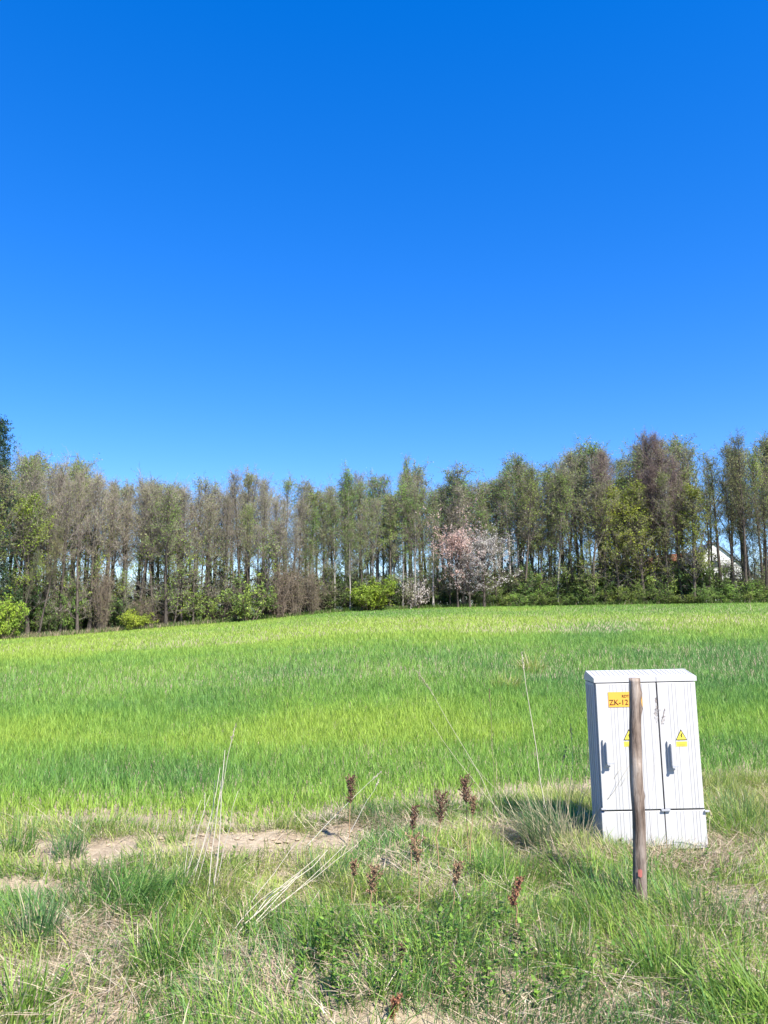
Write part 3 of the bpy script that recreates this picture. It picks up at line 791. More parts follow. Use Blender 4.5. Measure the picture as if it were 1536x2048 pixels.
GC = np.array([(.17, .28, .05), (.22, .33, .06), (.29, .37, .08), (.12, .24, .055), (.095, .19, .06), (.33, .36, .12)])
a = Acc()
x, y = sample_verge(262000)
soil = blob(x, y, SOIL); straw = blob(x, y, STRAW); weed = blob(x, y, WEEDS)
dens = .42 + .9 * fbm(x * 2.3, y * 2.3, 101, 3)
dens *= (1 - np.clip(soil * 2.2, 0, .985)) * (1 - .72 * straw) * (1 - .1 * weed)
ok = (rng.uniform(0, 1, len(x)) < dens * .85) & ~in_cab(x, y)
x, y, straw, soil = x[ok], y[ok], straw[ok], soil[ok]; n = len(x)
tuft = fbm(x * 3.1, y * 3.1, 111, 2)
tone = np.clip(fbm(x * 1.1, y * 1.1, 121, 3) * 1.5 - .25 + rng.normal(0, .22, n), 0, .999)
ci = np.array([4, 3, 0, 1, 2, 5])[(tone * 6).astype(int)]
C = GC[ci] * 1.24 * rng.uniform(.75, 1.25, (n, 1))
dry = rng.uniform(0, 1, n) < .09 + .35 * straw
C[dry] = np.array((.50, .42, .27)) * rng.uniform(.7, 1.2, (dry.sum(), 1))
L = (.055 + .2 * np.clip(tuft - .15, 0, 1)) * rng.uniform(.5, 1.4, n) * (1 - .5 * soil)
flow = fbm(x * 1.5, y * 1.5, 131, 2) * 9
az = flow + rng.normal(0, 1.1, n)
blades(a, np.stack([x, y, hz(x, y) - .005], 1), az, np.abs(rng.normal(.28, .25, n)), rng.uniform(.1, 1.5, n), L, rng.uniform(.0025, .006, n), C, 3)
tag(a.obj('verge_grass', M_GRASS, None, True), 'mixed green grass growing over the rough verge in front', 'grass', kind='stuff')

a = Acc()
x, y = sample_verge(230000)
straw = blob(x, y, STRAW); soil = blob(x, y, SOIL)
ok = (rng.uniform(0, 1, len(x)) < (.13 + .72 * straw) * (1 - .93 * np.clip(soil * 1.3, 0, 1)) * (.35 + fbm(x * 3, y * 3, 141))) & ~in_cab(x, y)
x, y = x[ok], y[ok]; n = len(x)
C = np.array([(.45, .37, .26), (.40, .32, .23), (.52, .45, .34), (.30, .22, .15)])[rng.integers(0, 4, n)] * rng.uniform(.75, 1.15, (n, 1))
az = fbm(x * 1.2, y * 1.2, 151, 2) * 8 + rng.normal(0, 1.0, n)
blades(a, np.stack([x, y, hz(x, y) + rng.uniform(.003, .06, n)], 1), az, rng.normal(1.4, .22, n), rng.uniform(-.1, .45, n), rng.uniform(.06, .26, n), rng.uniform(.0025, .006, n), C, 2)
tag(a.obj('dead_grass_thatch', M_STRAW), 'matted pale dead grass lying on the verge', 'dead grass', kind='stuff')

# broad-leaved weeds
a = Acc()
x, y = sample_verge(26000)
weed = blob(x, y, WEEDS)
ok = (rng.uniform(0, 1, len(x)) < np.clip(weed * .36 - .04, 0, 1) * (.3 + fbm(x * 4, y * 4, 161)) + .015) & (blob(x, y, SOIL) < .4) & ~in_cab(x, y)
x, y = x[ok], y[ok]; n = len(x)
h = rng.uniform(.06, .24, n) * (.5 + .6 * blob(x, y, WEEDS)); z = hz(x, y)
prisms(a, np.stack([x, y, z], 1), np.stack([x, y, z + h], 1), .002, .0015, np.array((.09, .15, .03)) * np.ones((n, 1)))
for k in range(9):
    f = (k + 1) / 9
    th = k * 1.57 + rng.uniform(0, 6.28, n); P = np.stack([x, y, z + h * f], 1)
    C = np.array([(.12, .23, .03), (.165, .28, .04), (.085, .17, .025)])[rng.integers(0, 3, n)] * rng.uniform(.8, 1.25, (n, 1))
    blades(a, P, th, rng.uniform(.8, 1.25, n), rng.uniform(.2, .8, n), rng.uniform(.018, .05, n) * (1.15 - .35 * f), rng.uniform(.010, .022, n), C, 2, twist=np.zeros(n))
tag(a.obj('leafy_weeds', M_WEED), 'low dark green broad-leaved weeds among the verge grass', 'weeds', kind='stuff')

# clods on the bare strip
a = Acc()
x, y = sample_verge(15000)
s = blob(x, y, SOIL); ok = rng.uniform(0, 1, len(x)) < s * .8
x, y = x[ok], y[ok]; n = len(x)
ico = np.array([(0, 0, 1), (1, 0, .1), (.3, .95, .05), (-.8, .6, .1), (-.8, -.6, 0), (.3, -.95, .1), (0, 0, -1)], float)
tri = np.array([(0, 1, 2), (0, 2, 3), (0, 3, 4), (0, 4, 5), (0, 5, 1), (6, 2, 1), (6, 3, 2), (6, 4, 3), (6, 5, 4), (6, 1, 5)])
sz = rng.uniform(.003, .013, n) * rng.uniform(.4, 1.7, n) ** 1.3; rot = rng.uniform(0, 6.28, n)
V = ico[None] * (1 + rng.normal(0, .2, (n, 7, 3))) * sz[:, None, None] * np.array([1.2, 1, .6])
cr, sr = np.cos(rot)[:, None], np.sin(rot)[:, None]
V = np.stack([V[..., 0] * cr - V[..., 1] * sr, V[..., 0] * sr + V[..., 1] * cr, V[..., 2]], -1) + np.stack([x, y, hz(x, y) + sz * .2], 1)[:, None]
T = (np.arange(n)[:, None, None] * 7 + tri[None]).reshape(-1, 3)
a.add(V.reshape(-1, 3), T=T)
tag(a.obj('soil_clods', plain('dry_clod', (.32, .255, .18), .95, .05, .3, 30)), 'small dry clods scattered over the bare soil strip', 'soil', kind='stuff')

# ------------------------------------------------------------------ single tufts
def tuft(u, v, r, h, n, cols, label, dry=0.0, arch=.8, w=.006, lean_az=None, name='grass_tuft'):
    p_ = ground(u, v); e = Acc()
    ang = rng.uniform(0, 6.28, n); rad = r * np.sqrt(rng.uniform(0, 1, n)) * .6
    x = rad * np.cos(ang); y = rad * np.sin(ang)
    C = np.array(cols)[rng.integers(0, len(cols), n)] * rng.uniform(.75, 1.25, (n, 1))
    d = rng.uniform(0, 1, n) < dry; C[d] = np.array((.55, .47, .31)) * rng.uniform(.75, 1.15, (d.sum(), 1))
    az = ang + rng.normal(0, 1.0, n)
    if lean_az is not None: az = np.where(rng.uniform(0, 1, n) < .6, lean_az + rng.normal(0, .5, n), az)
    zz = hz(x + p_.x, y + p_.y) - p_.z
    blades(e, np.stack([x, y, zz], 1), az, np.abs(rng.normal(.15, .3, n)), rng.uniform(.0, 1.7, n) * arch, h * .85 * rng.uniform(.3, 1.15, n), w * .75 * rng.uniform(.5, 1.3, n), C, 4)
    o = e.obj(name, M_GRASS, None, True); o.location = p_
    return tag(o, label, 'grass tuft', 'large grass tufts on the verge')
DG = [(.08, .19, .04), (.11, .23, .05), (.15, .27, .06)]; BG = [(.095, .20, .065), (.125, .24, .07), (.09, .18, .055)]
YG = [(.18, .30, .05), (.22, .33, .06), (.14, .26, .04)]; PG = [(.13, .21, .08), (.16, .24, .10), (.11, .19, .06)]
tuft(290, 1815, .34, .36, 620, DG, 'large dark green grass tuft on the left of the verge', .03, 1.1, .007, 0.3)
tuft(140, 1712, .16, .30, 170, BG, 'blue-green tuft on the bare soil at the left', .05, .7, .006)
tuft(28, 1712, .22, .34, 220, DG + YG, 'green tuft cut by the left edge beside the bare soil', .03, .6, .007)
tuft(292, 1694, .10, .17, 90, YG, 'small yellow-green tuft standing on the bare soil strip', .05, .8, .005)
tuft(352, 1686, .12, .18, 110, YG, 'small bright tuft right of the one on the soil strip', .03, .8, .005)
tuft(215, 1768, .12, .2, 90, BG, 'small dark tuft in front of the bare soil strip', .2, .8, .005)
tuft(75, 1895, .16, .34, 170, BG, 'bluish tall-bladed tuft at the lower left', .1, .7, .008)
tuft(330, 1935, .24, .30, 300, DG + YG, 'broad green tuft below the dark green one', .05, 1.0, .007)
tuft(650, 1765, .22, .26, 260, BG, 'upright blue-green tuft below the bare soil strip', .08, .6, .006)
tuft(1095, 1700, .26, .50, 620, PG + BG, 'tall pale tussock with dead blades left of the cabinet', .35, .9, .006, 2.6, 'grass_tussock')
tuft(1150, 1712, .14, .42, 200, PG, 'straw-coloured tussock close to the cabinet base', .75, .8, .005, None, 'grass_tussock')
tuft(1480, 1650, .3, .36, 260, PG + BG, 'pale green tuft right of the cabinet', .15, .8, .007)
tuft(1500, 2035, .30, .34, 340, YG, 'bright yellow-green arching tuft in the lower right corner', .05, 1.3, .010, 2.8)
tuft(1330, 1960, .22, .30, 240, YG + DG, 'bright tuft below the wooden post', .08, 1.0, .008)
tuft(1130, 1930, .22, .28, 220, PG + YG, 'light green tuft at the lower right of the weeds', .1, .8, .007)
tuft(640, 1900, .2, .25, 220, YG, 'yellow-green tuft beside the fallen dry stalks', .08, .8, .007)
tuft(30, 2040, .25, .28, 240, YG, 'yellow-green tuft in the lower left corner', .1, .9, .008)
tuft(980, 1760, .14, .26, 150, DG, 'dark green tuft among the brown dock stems', .05, .6, .006)
tuft(1310, 1716, .16, .16, 110, PG + YG, 'low tuft at the cabinet foot behind the post', .3, .9, .004)
tuft(1215, 1708, .12, .2, 100, PG, 'tuft against the left front corner of the cabinet', .35, .9, .004)
tuft(1235, 1712, .10, .14, 60, YG, 'small tuft at the cabinet foot left of the post', .2, .8, .004)
tuft(1390, 1722, .12, .22, 60, PG, 'wispy tuft at the right foot of the cabinet', .3, 1.0, .004)

# ------------------------------------------------------------------ dry stalks
M_STALK = M_STRAW
def stalk_path(p0, p1, sag=0.0, k=7):
    p0 = np.array(p0); p1 = np.array(p1); s = np.linspace(0, 1, k)[:, None]
    side = norm(np.cross(p1 - p0, [0, 1, 0])) * sag
    return p0 + (p1 - p0) * s + side * (4 * s * (1 - s)) + rng.normal(0, .005, (k, 3)) * (s > 0) * (s < 1)
def panicle(acc, tip, d, L, n, col, spread=.3, size=.012):
    P = []
    A_, B_ = [], []
    for i in range(n):
        s = rng.uniform(0, 1); o_ = tip - d * L * s; dd = norm(d + rng.normal(0, spread, 3)); l = L * .3 * (.3 + s * .7) * rng.uniform(.4, 1.1)
        A_.append(o_); B_.append(o_ + dd * l)
        for q in range(4): P.append(o_ + dd * l * rng.uniform(.4, 1.05))
    prisms(acc, np.array(A_), np.array(B_), .0009, .0006, np.array(col) * np.ones((n, 1)))
    leaves(acc, np.array(P), size, np.array(col) * rng.uniform(.75, 1.2, (len(P), 1)), .35)
def clump(name, label, stalks, cat='dry grass', group=None, col=(.58, .51, .38)):
    """stalks: (u0, v0 ground pixel, u1, v1 tip pixel, tip depth offset, radius, panicle)"""
    e = None
    for (u0, v0, u1, v1, dy, r, pan) in stalks:
        b_ = ground(u0, v0); tp = at(u1, v1, b_.y + dy)
        if e is None: e = empty(name, b_)
        o0 = np.array(e.location)
        P = stalk_path(np.array(b_) - o0 - np.array([0, 0, .02]), np.array(tp) - o0, rng.normal(0, .022))
        A = Acc(); c = np.array(col) * .70 * rng.uniform(.85, 1.15)
        tube(A, P, np.linspace(r * .72, r * .3, len(P)), 5, c)
        dd = norm(P[-1] - P[-2])
        o_ = A.obj('stalk', M_STALK, e, True)
        if pan:
            B_ = Acc(); panicle(B_, P[-1] + dd * .02, dd, pan, int(10 + pan * 120), c * np.array((.95, .9, .85)), .28); B_.obj('seed_head', M_STALK, o_)
    return tag(e, label, cat, group)
clump('dry_stalk_clump', 'clump of tall pale dry reed stalks leaning right above the bare soil', [
    (345, 1810, 410, 1585, .15, .0045, 0), (352, 1800, 430, 1560, .2, .004, 0), (372, 1795, 440, 1535, .2, .0045, 0), (360, 1808, 402, 1600, .1, .003, 0), (380, 1800, 470, 1455, .25, .004, .12), (368, 1780, 420, 1590, .1, .0035, 0),
    (410, 1815, 450, 1500, .2, .005, 0), (420, 1822, 448, 1520, .2, .005, 0), (425, 1800, 476, 1582, .1, .004, 0), (416, 1812, 440, 1560, .15, .003, 0)], col=(.66, .60, .50))
clump('fallen_stalk_bundle', 'bundle of pale dry stalks fallen to the right in the centre left', [
    (440, 1900, 640, 1710, .35, .005, 0), (445, 1895, 655, 1700, .35, .005, 0), (450, 1885, 690, 1690, .4, .004, 0), (435, 1905, 600, 1745, .3, .006, 0), (455, 1890, 715, 1688, .4, .0035, 0), (462, 1880, 600, 1750, .2, .004, 0), (448, 1900, 580, 1770, .2, .004, 0), (455, 1860, 588, 1690, .3, .004, 0), (520, 1895, 640, 1780, .2, .0035, 0)], col=(.68, .62, .50))
clump('dry_stalk', 'single leaning dry stalk with feathery tip left of the red-brown dock head', [(600, 1700, 760, 1545, .5, .0035, .12), (690, 1680, 757, 1560, .2, .003, .08)], col=(.6, .58, .5))
clump('dry_stalk', 'long thin stalk with pale feathery head leaning left in mid field', [(1015, 1660, 836, 1345, .3, .005, .26)], col=(.50, .50, .33))
clump('dry_stalk', 'long dry stalk beside the feathery one, leaning left', [(1060, 1640, 930, 1510, .2, .004, 0), (1035, 1660, 860, 1440, .2, .0035, 0)], col=(.55, .5, .36))
clump('dry_stalk', 'tall pale stalk curving up left of the cabinet', [(1105, 1690, 1044, 1310, .2, .0058, .14)], col=(.66, .6, .48))
clump('dry_stalk', 'thin upright dark-tipped stalk in mid field', [(990, 1690, 979, 1385, .1, .004, .10)], col=(.26, .22, .14))
clump('dry_stalk', 'slender stalk in front of the dock heads right of the weeds', [(1013, 1800, 992, 1520, .1, .0035, 0)], col=(.5, .46, .25))
clump('dry_stalk_clump', 'fan of dry grass stems between the tussock and the cabinet', [
    (1145, 1690, 1200, 1440, .05, .0028, 0), (1148, 1692, 1250, 1525, -.25, .003, 0), (1150, 1694, 1266, 1520, -.28, .003, 0), (1152, 1690, 1262, 1540, -.25, .0025, 0), (1120, 1695, 1142, 1455, .1, .0035, .12), (1112, 1690, 1132, 1500, .1, .003, .1), (1100, 1690, 1112, 1535, .1, .003, 0), (1125, 1690, 1150, 1560, 0, .003, 0), (1085, 1690, 1036, 1540, 0, .003, 0)], col=(.62, .54, .36))
clump('panicle_grass', 'dark thin grass panicle in front of the cabinet right of the post', [(1292, 1770, 1312, 1400, .05, .0012, .16), (1290, 1765, 1328, 1425, .08, .001, .10)], col=(.42, .37, .36))
clump('dry_stalk', 'short pale upright stalk on the left by the bare soil', [(318, 1755, 317, 1645, 0, .0035, 0)], col=(.66, .6, .5))
clump('dry_stalk', 'pale stalk at the far left behind the bluish tuft', [(85, 1790, 103, 1690, .05, .003, 0)], col=(.66, .6, .48))
clump('dry_stalk', 'upright straw stalk left of the dark green tuft', [(220, 1800, 230, 1690, .05, .003, 0), (214, 1860, 222, 1780, 0, .003, 0)], col=(.6, .52, .38))
clump('dry_stalk', 'flattened dry stalks lying right of the weeds', [(740, 1870, 850, 1800, .15, .0028, 0), (730, 1862, 810, 1800, .15, .0028, 0), (700, 1880, 800, 1808, .15, .0025, 0)], col=(.55, .52, .34))
clump('dry_stalk', 'white broken stem standing among the dock plants', [(935, 1860, 895, 1730, 0, .004, 0), (932, 1850, 915, 1790, 0, .007, 0)], col=(.62, .56, .48))
clump('dry_stalk', 'straw lying flat toward the tussock from the dock plants', [(1040, 1672, 880, 1660, .1, .003, 0), (1045, 1680, 960, 1640, .1, .003, 0), (1050, 1690, 930, 1690, .0, .003, 0)], col=(.6, .5, .34))
clump('withered_weed', 'dark bent stems at the right foot of the cabinet', [(1408, 1715, 1398, 1680, .02, .002, 0), (1410, 1718, 1420, 1655, .02, .002, 0)], col=(.12, .12, .09))

# ------------------------------------------------------------------ dock plants with seed heads
def dock(u, v, hpx, wpx, v_base, u_base, label, col=(.13, .075, .055), pale=0.0):
    b_ = ground(u_base, v_base); top = at(u, v - hpx / 2, b_.y); cen_bot = at(u, v + hpx / 2, b_.y)
    px = b_.y / FPX; e = empty('dock_plant', b_); o0 = np.array(b_)
    S = Acc(); P = stalk_path(np.array([0, 0, -.02]), np.array(top) - o0, rng.normal(0, .01)); tube(S, P, np.linspace(.004, .0018, len(P)), 5, np.array((.36, .24, .14))); S.obj('stem', M_DOCK, e, True)
    H_ = Acc(); hh = hpx * px; ww = wpx * px; d = norm(P[-1] - P[-3]); A_, B_, LP = [], [], []
    nb = max(10, int(hh * 190 * rng.uniform(.8, 1.3)))
    for i in range(nb):
        s = i / nb; o_ = P[-1] - d * hh * s; az = i * 2.4
        dd = norm(np.array([math.cos(az), math.sin(az), .5 + 1.1 * rng.uniform()])); l = ww * .72 * (.35 + .65 * math.sin(math.pi * min(1, .15 + s * .8))) * rng.uniform(.6, 1.15)
        A_.append(o_); B_.append(o_ + dd * l)
        for q in range(30): LP.append(o_ + dd * l * rng.uniform(.05, 1.02) + rng.normal(0, .0035, 3))
    prisms(H_, np.array(A_), np.array(B_), .0014, .0009, np.array(col) * np.ones((nb, 1)))
    LP = np.array(LP); leaves(H_, LP, rng.uniform(.006, .011, len(LP)), np.array(col) * rng.uniform(.55, 1.7, (len(LP), 1)), .85)
    H_.obj('seed_head', M_DOCK, e)
    return tag(e, label, 'dock plant', 'dead dock plants on the verge')
PB = (.21, .135, .085)
dock(702, 1580, 46, 26, 1690, 697, 'dead dock with dark red-brown head rising left over the wheat edge')
dock(929, 1582, 42, 32, 1735, 934, 'dead dock with dark rounded head, rightmost above the wheat edge')
dock(884, 1618, 50, 36, 1750, 880, 'dead dock with brown head just left of the dark rounded one')
dock(830, 1637, 42, 22, 1760, 822, 'dead dock with narrow reddish head in the middle of the group')
dock(828, 1702, 46, 38, 1860, 838, 'dead dock with broad rust-brown head on a tall bare stem', PB)
dock(708, 1737, 24, 18, 1830, 706, 'small reddish dock head left of the group', PB)
dock(750, 1762, 48, 32, 1860, 745, 'dead dock with brown head low on the left of the group', PB)
dock(917, 1748, 36, 28, 1860, 912, 'dead dock with faded brown head low in the group', PB)
dock(946, 1612, 30, 20, 1740, 940, 'small faded dock head under the dark rounded one', PB)
dock(1040, 1785, 52, 26, 1870, 1036, 'reddish dock head right of the weeds by the tussock', (.22, .11, .07))
dock(806, 1905, 26, 18, 1960, 804, 'short red-brown dock head among the dark green weeds')
dock(795, 2020, 40, 24, 2046, 792, 'rusty dock head at the bottom edge of the photo', (.22, .10, .06))

for (u, v, r_, h_, lab) in [(1062, 1345, .5, .55, 'yellowish weed clump standing above the wheat behind the tall curved stalk'), (1015, 1380, .4, .42, 'lower yellowish weed clump in the wheat left of the tall curved stalk')]:
    tuft(u, v, r_, h_, 260, [(.30, .36, .08), (.24, .34, .06), (.34, .36, .10)], lab, .1, .9, .014, None, 'volunteer_weed')['group'] = 'weed clumps in the wheat'

# ================================================================== CABINET
def cabinet():
    Yf = CABY
    BL, BR_, TL = at(1206, 1701, Yf), at(1417, 1703, Yf), at(1187, 1364, Yf)
    tilt = math.atan2(TL.x - BL.x, TL.z - BL.z)
    Wc = BR_.x - BL.x; zb = BL.z; H = (TL.z - BL.z) / math.cos(tilt); D = .235
    e = empty('utility_cabinet', (BL.x, Yf, zb)); e.rotation_euler = (0, tilt, 0)
    def lc(u, v, off=0.0):
        q = at(u, v, Yf - off); dx, dz = q.x - BL.x, q.z - zb; c, s = math.cos(-tilt), math.sin(-tilt)
        return dx * c + dz * s, -dx * s + dz * c
    xm = lc(1311, 1364)[0] ; zp = lc(1300, 1620)[1]
    M_CAB = cab_mat('cabinet_plastic', (.44, .436, .44)); M_GAP = plain('dark_gap', (.05, .05, .055), .8)
    M_GREY = plain('hinge_grey', (.33, .34, .37), .5)
    # carcass: two modules with ribbed sides
    for (x0, x1) in ((0.003, xm - .002), (xm + .002, Wc - .003)):
        A = Acc(); box(A, ((x0 + x1) / 2, D / 2 + .012, H / 2 - .13), (x1 - x0, D - .024, H + .24), bev=.006)
        bod = A.obj('body', M_CAB, e)
        B = Acc()
        for yy in (.05, .095, .14, .185):
            for sx in ((x0 - .004,) if x0 < .01 else (x1 + .004,)): box(B, (sx, yy, H * .52), (.008, .014, H * .9))
        B.obj('side_ribs', M_CAB, bod)
    # doors and plinth panels with vertical grooves
    def panel(x0, x1, z0, z1, grooves, name, y=-.012, th=.022):
        xs_ = [x0]; ys_ = [0.0]
        for gx_ in grooves:
            xs_ += [gx_ - .0016, gx_ - .0010, gx_ + .0010, gx_ + .0016]; ys_ += [0, .0022, .0022, 0]
        xs_.append(x1); ys_.append(0); n_ = len(xs_); b_ = .004
        V = []
        for (z, dyy) in ((z0, .004), (z0 + b_, 0), (z1 - b_, 0), (z1, .004)):
            for xx, yy in zip(xs_, ys_): V.append((xx, y + max(yy, dyy), z))
        Q = [(r * n_ + i, r * n_ + i + 1, (r + 1) * n_ + i + 1, (r + 1) * n_ + i) for r in range(3) for i in range(n_ - 1)]
        base = len(V)
        for z in (z0, z1):
            for xx in (x0, x1): V.append((xx, y + th, z))
        A = Acc(); A.add(V, Q)
        k = base
        A.add([(x0, y + .004, z0), (x0, y + .004, z1), (x0, y + th, z1), (x0, y + th, z0), (x1, y + .004, z0), (x1, y + .004, z1), (x1, y + th, z1), (x1, y + th, z0)],
              [(0, 3, 2, 1), (4, 5, 6, 7), (1, 2, 6, 5), (0, 4, 7, 3)])
        return A.obj(name, M_CAB, e)
    gl = [.105 + i * .022 for i in range(3)] + [.19 + i * .022 for i in range(3)] + [.28 + i * .022 for i in range(3)] + [.375]
    gl = [g_ for g_ in gl if g_ < xm - .03]
    gr = [xm + .08 + i * .024 for i in range(3)] + [xm + .19 + i * .022 for i in range(3)]
    gr = [g_ for g_ in gr if g_ < Wc - .025]
    doorL = panel(.012, xm - .005, zp + .006, H - .012, gl, 'door'); doorR = panel(xm + .005, Wc - .012, zp + .006, H - .012, gr, 'door')
    panel(.004, xm - .004, .0, zp - .004, gl, 'plinth_panel', -.008); panel(xm + .004, Wc - .004, .0, zp - .004, gr, 'plinth_panel', -.008)
    A = Acc(); box(A, (xm, .004, H * .5 + zp * .5), (.004, .012, H - zp)); A.obj('door_gap', M_GAP, e)
    A = Acc(); box(A, (Wc / 2, .004, zp + .001), (Wc - .012, .012, .006)); A.obj('seam', M_GAP, e)
    for (u0, u1, vv) in ((1201, 1211, 1617), (1321, 1339, 1619.5), (1407, 1416, 1621)):
        xa, za = lc(u0, vv); xb, _ = lc(u1, vv); A = Acc(); box(A, ((xa + xb) / 2, -.016, za), (xb - xa, .016, .011), bev=.002); A.obj('hinge', M_GREY, e)
    # roof: two caps with a lip, rising towards the back
    for (x0, x1) in ((-.001, xm - .0015), (xm + .0015, Wc + .001)):
        A = Acc(); yf = -.014; yb = D + .006; zl = H - .004; zf = H + .026; zbk = H + .062
        V = [(x0, yf, zl), (x1, yf, zl), (x1, yf, zf), (x0, yf, zf), (x0, yb - .05, zbk), (x1, yb - .05, zbk), (x0, yb, zf), (x1, yb, zf), (x0, yb, zl), (x1, yb, zl)]
        A.add(V, [(0, 1, 2, 3), (3, 2, 5, 4), (4, 5, 7, 6), (6, 7, 9, 8), (0, 8, 9, 1)], T=[])
        A.add([V[i] for i in (0, 3, 4, 6, 8)], T=[(0, 1, 2), (0, 2, 3), (0, 3, 4)]); A.add([V[i] for i in (1, 2, 5, 7, 9)], T=[(0, 2, 1), (0, 3, 2), (0, 4, 3)])
        ro = A.obj('roof', M_CAB, e)
        B = Acc(); k = 0
        nr = int((x1 - x0) / .034); sl = math.atan2(zbk - zf, yb - .05 - yf)
        for i in range(nr):
            xx = x0 + .03 + i * .034; y0_, y1_ = yf + .05, yb - .07
            za, zc = zf + (y0_ - yf) * math.tan(sl), zf + (y1_ - yf) * math.tan(sl)
            V2 = [(xx - .004, y0_, za + .0005), (xx + .004, y0_, za + .0005), (xx + .004, y1_, zc + .0005), (xx - .004, y1_, zc + .0005), (xx - .002, y0_, za + .004), (xx + .002, y0_, za + .004), (xx + .002, y1_, zc + .004), (xx - .002, y1_, zc + .004)]
            B.add(V2, [(4, 5, 6, 7), (0, 1, 5, 4), (1, 2, 6, 5), (2, 3, 7, 6), (3, 0, 4, 7)])
        B.obj('roof_ribs', M_CAB, ro)
    # handles
    for door, (u, v0_, v1_) in ((doorL, (1211, 1482, 1531)), (doorR, (1340, 1485, 1537))):
        xa, z1_ = lc(u, v0_, .02); xb, z0_ = lc(u + 1, v1_, .02)
        A = Acc(); box(A, (xa, -.020, (z0_ + z1_) / 2), (.044, .016, z1_ - z0_ + .02), bev=.004); hb = A.obj('handle_plate', M_CAB, door)
        B = Acc(); box(B, (xa + .004, -.040, (z0_ + z1_) / 2 + .008), (.022, .028, (z1_ - z0_) * .86), bev=.006); B.obj('handle', M_CAB, door)
        K = Acc(); zl_ = z0_ + .018
        tube(K, np.array([(xa + .004, -.028, zl_), (xa + .004, -.058, zl_)]), .011, 12); box(K, (xa + .024, -.046, zl_ - .001), (.03, .008, .008)); K.obj('lock', M_GREY, door)
    # stickers
    M_YEL = plain('sticker_yellow', (.62, .53, .07), .5, .3, .05); M_BLK = plain('print_black', (.02, .02, .02), .6); M_ORG = plain('plate_orange', (.66, .33, .05), .5, .3, .05)
    M_OLV = plain('print_olive', (.42, .36, .06), .6); M_BRN = plain('print_brown', (.07, .03, .015), .6)
    def flat(name, pts, y_, mt, par):
        A = Acc(); n_ = len(pts); V = [(x_, y_, z_) for x_, z_ in pts] + [(x_, y_ + .0012, z_) for x_, z_ in pts]; Tt = [(0, i, i + 1) for i in range(1, n_ - 1)]
        Qs = [(i, i + n_, (i + 1) % n_ + n_, (i + 1) % n_) for i in range(n_)]
        A.add(V, Qs, Tt); return A.obj(name, mt, par)
    def rect(u0, v0_, u1, v1_):
        x0, z1_ = lc(u0, v0_); x1, _ = lc(u1, v0_); _, z0_ = lc(u0, v1_); return [(x0, z0_), (x1, z0_), (x1, z1_), (x0, z1_)]
    for door, uc in ((doorL, 1256), (doorR, 1360)):
        x_, zt = lc(uc, 1459); _, zbm = lc(uc, 1479); hw = .037
        wn = flat('warning_triangle', [(x_ - hw - .002, zbm - .002), (x_ + hw + .002, zbm - .002), (x_, zt + .004)], -.0135, M_BLK, door)
        flat('triangle_face', [(x_ - hw + .005, zbm + .003), (x_ + hw - .005, zbm + .003), (x_, zt - .006)], -.0150, M_YEL, wn)
        zc = (zt + zbm) / 2 - .004; b = Acc()
        zg = [(.003, .018), (-.006, .001), (.001, .001), (-.004, -.010), (-.001, -.018), (.006, -.004), (.0005, -.004), (.008, .016)]
        zg = [(x_ + q0 * 1.15, zc + q1 * .85) for q0, q1 in zg]
        b.add([(q0, -.0158, q1) for q0, q1 in zg], T=[(0, 1, 6), (0, 6, 7), (1, 2, 6), (2, 5, 6), (2, 3, 5), (3, 4, 5)]); b.obj('lightning_bolt', M_BLK, wn)
        _, zq = lc(uc, 1482); st = flat('warning_label', [(x_ - .037, zq - .034), (x_ + .037, zq - .034), (x_ + .037, zq - .001), (x_ - .037, zq - .001)], -.0135, M_YEL, door)
        for i_ in range(3):
            fw = (.026, .029, .024)[i_]; zz = zq - .009 - i_ * .009; flat('print_line', [(x_ - fw, zz - .0018), (x_ + fw, zz - .0018), (x_ + fw, zz + .0018), (x_ - fw, zz + .0018)], -.0150, M_OLV, st)
    rr_ = rect(1214.5, 1384, 1282, 1414); pl = flat('number_plate', rr_, -.0150, M_ORG, doorL); pl['label'] = 'orange number plate reading ZK-12'
    ax0, az0 = rr_[0]; ax1, az1 = rr_[2]; hgt = az1 - az0
    text('plate_number', 'ZK-12', hgt * .37, M_BRN, pl, (ax0 + .004, -.0168, az0 + hgt * .15), bold=True)
    text('plate_line', 'RDT', hgt * .19, M_BRN, pl, (ax0 + (ax1 - ax0) * .40, -.0168, az0 + hgt * .63))
    tag(e, 'pale grey two-door electricity cabinet standing in the verge on the right', 'utility cabinet')
def text(name, body, size, mt, parent, loc, bold=False):
    cu = bpy.data.curves.new(name, 'FONT'); cu.body = body; cu.size = size * 1.35; cu.extrude = .0004
    if bold: cu.offset = size * .006
    ob = bpy.data.objects.new(name, cu); COL.objects.link(ob)
    dg = bpy.context.evaluated_depsgraph_get(); me = bpy.data.meshes.new_from_object(ob.evaluated_get(dg)); bpy.data.objects.remove(ob)
    me.materials.clear(); me.materials.append(mt)
    o = link(name, me, parent); o.location = loc; o.rotation_euler = (R(90), 0, 0); return o
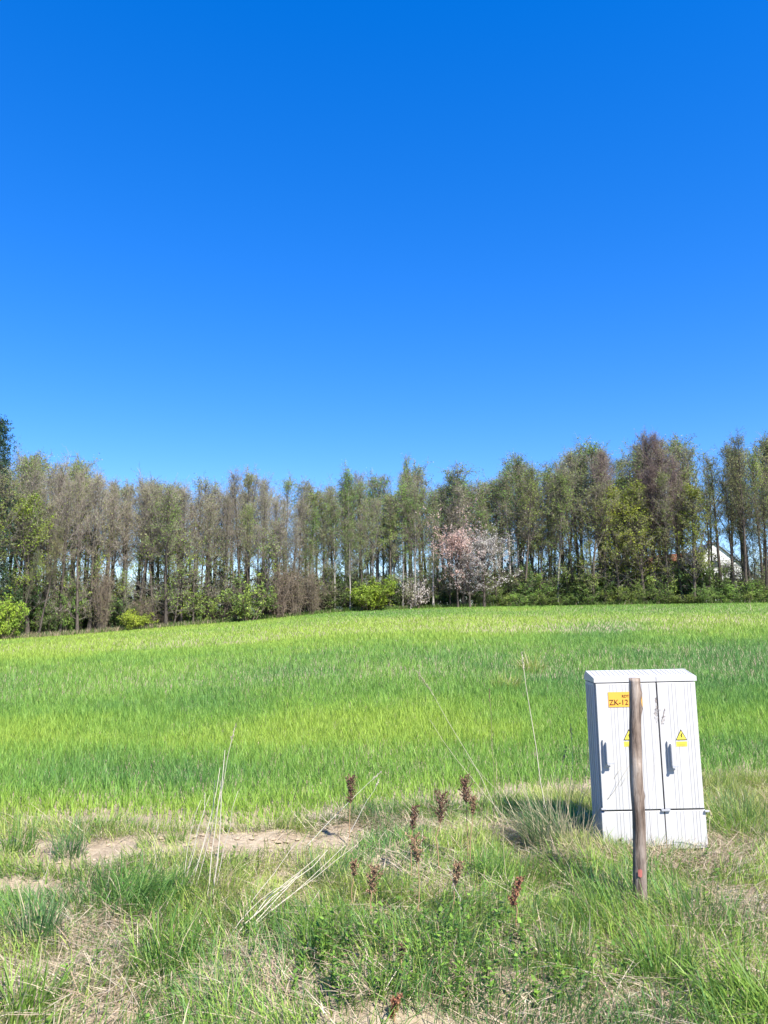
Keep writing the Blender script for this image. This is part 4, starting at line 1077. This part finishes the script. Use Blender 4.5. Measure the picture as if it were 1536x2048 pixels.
def cab_mat(name, c):
    m, t, p = mat(name)
    v_ = mapped(t, (1, 1, .25)); n1 = noise_tex(t, 3, v_, 6, .65); n2 = noise_tex(t, 60, mapped(t, (1, 1, .12)), 3)
    c0 = tuple(q * .88 for q in c)
    mxx = N(t, 'ShaderNodeMix', data_type='RGBA', blend_type='MULTIPLY'); mxx.inputs[0].default_value = .0
    t.links.new(ramp(t, n1, [(.3, c0), (.6, c)]), mxx.inputs[6]); t.links.new(ramp(t, n2, [(.35, (.8, .8, .78)), (.55, (1, 1, 1))]), mxx.inputs[7])
    t.links.new(mxx.outputs[2], p.inputs['Base Color']); p.inputs['Roughness'].default_value = .55; p.inputs['Specular IOR Level'].default_value = .3
    return m
cabinet()

# ================================================================== POST
def post():
    b_ = ground(1281, 1816); tp = at(1268.5, 1356, b_.y)
    e = empty('wooden_post', b_); o0 = np.array(b_); H = tp.z - b_.z
    k, sd_ = 60, 24; s = np.linspace(0, 1, k)
    P = np.stack([(tp.x - b_.x) * s, 0 * s, H * s], 1); P[0, 2] = -.25
    P[:, 0] += .004 * np.sin(s * 7) - .002 * np.sin(s * 13); P[0, 0] = P[1, 0]
    rad = .037 - .006 * s
    th = np.arange(sd_) * 2 * math.pi / sd_
    S_, TH = np.meshgrid(s * H, th, indexing='ij')
    jit = 1 + .16 * (fbm(S_ * 6, TH * 1.2 + 3, 201, 3) - .5) + .14 * (vnoise(S_ * 1.2, TH * 5.0, 207) - .5) + .05 * (vnoise(S_ * 2, TH * 9.0, 209) - .5)
    for (kz, kt, am, wd) in [(.93, 4.2, .28, .03), (.865, 4.4, .35, .03), (.70, 6.1, .25, .025), (.48, 4.8, .30, .03), (.60, 3.4, .2, .02), (.80, 5.3, .15, .03)]:
        dt = (TH - kt + math.pi) % (2 * math.pi) - math.pi
        jit += am * np.exp(-((S_ / H - kz) / wd * 1.6) ** 2 - (dt / .42) ** 2)
    A = Acc(); tube(A, P, rad, sd_, jit=jit)
    m, t, p = mat('weathered_wood')
    v_ = mapped(t, (14, 14, 1.1)); n1 = noise_tex(t, 2.5, v_, 8, .7); n2 = noise_tex(t, 5, mapped(t, (1, 1, .6)), 4); n3 = noise_tex(t, 6, mapped(t, (30, 30, 1.5)), 4, .7)
    c1 = ramp(t, n1, [(.35, (.075, .056, .048)), (.47, (.27, .21, .17)), (.63, (.44, .375, .325))]); c2 = ramp(t, n2, [(.40, (.42, .38, .37)), (.58, (1, 1, 1))])
    mxx = N(t, 'ShaderNodeMix', data_type='RGBA', blend_type='MULTIPLY'); mxx.inputs[0].default_value = .8; t.links.new(c1, mxx.inputs[6]); t.links.new(c2, mxx.inputs[7])
    t.links.new(mxx.outputs[2], p.inputs['Base Color']); p.inputs['Roughness'].default_value = .9; p.inputs['Specular IOR Level'].default_value = .15; bump(t, p, n3, 1.0, .012)
    A.obj('shaft', m, e, True)
    # red paint mark low on the side facing us
    zc = at(1271, 1742, b_.y).z - b_.z; A = Acc(); V = []
    for i in range(4):
        for j in range(5):
            th_ = R(-122) + j * R(8); rr_ = .0395; sc = zc + (i - 1.5) * .013; xo = np.interp(sc / H, s, P[:, 0]); V.append((xo + rr_ * math.cos(th_), rr_ * math.sin(th_), sc + .004 * math.sin(j * 2.1 + i)))
    A.add(V, [(i * 5 + j, i * 5 + j + 1, i * 5 + j + 6, i * 5 + j + 5) for i in range(3) for j in range(4)]); A.obj('paint_mark', plain('red_paint', (.40, .13, .11), .8), e)['label'] = 'faded red paint mark'
    tag(e, 'weathered wooden stake standing in front of the grey cabinet', 'wooden post')
post()
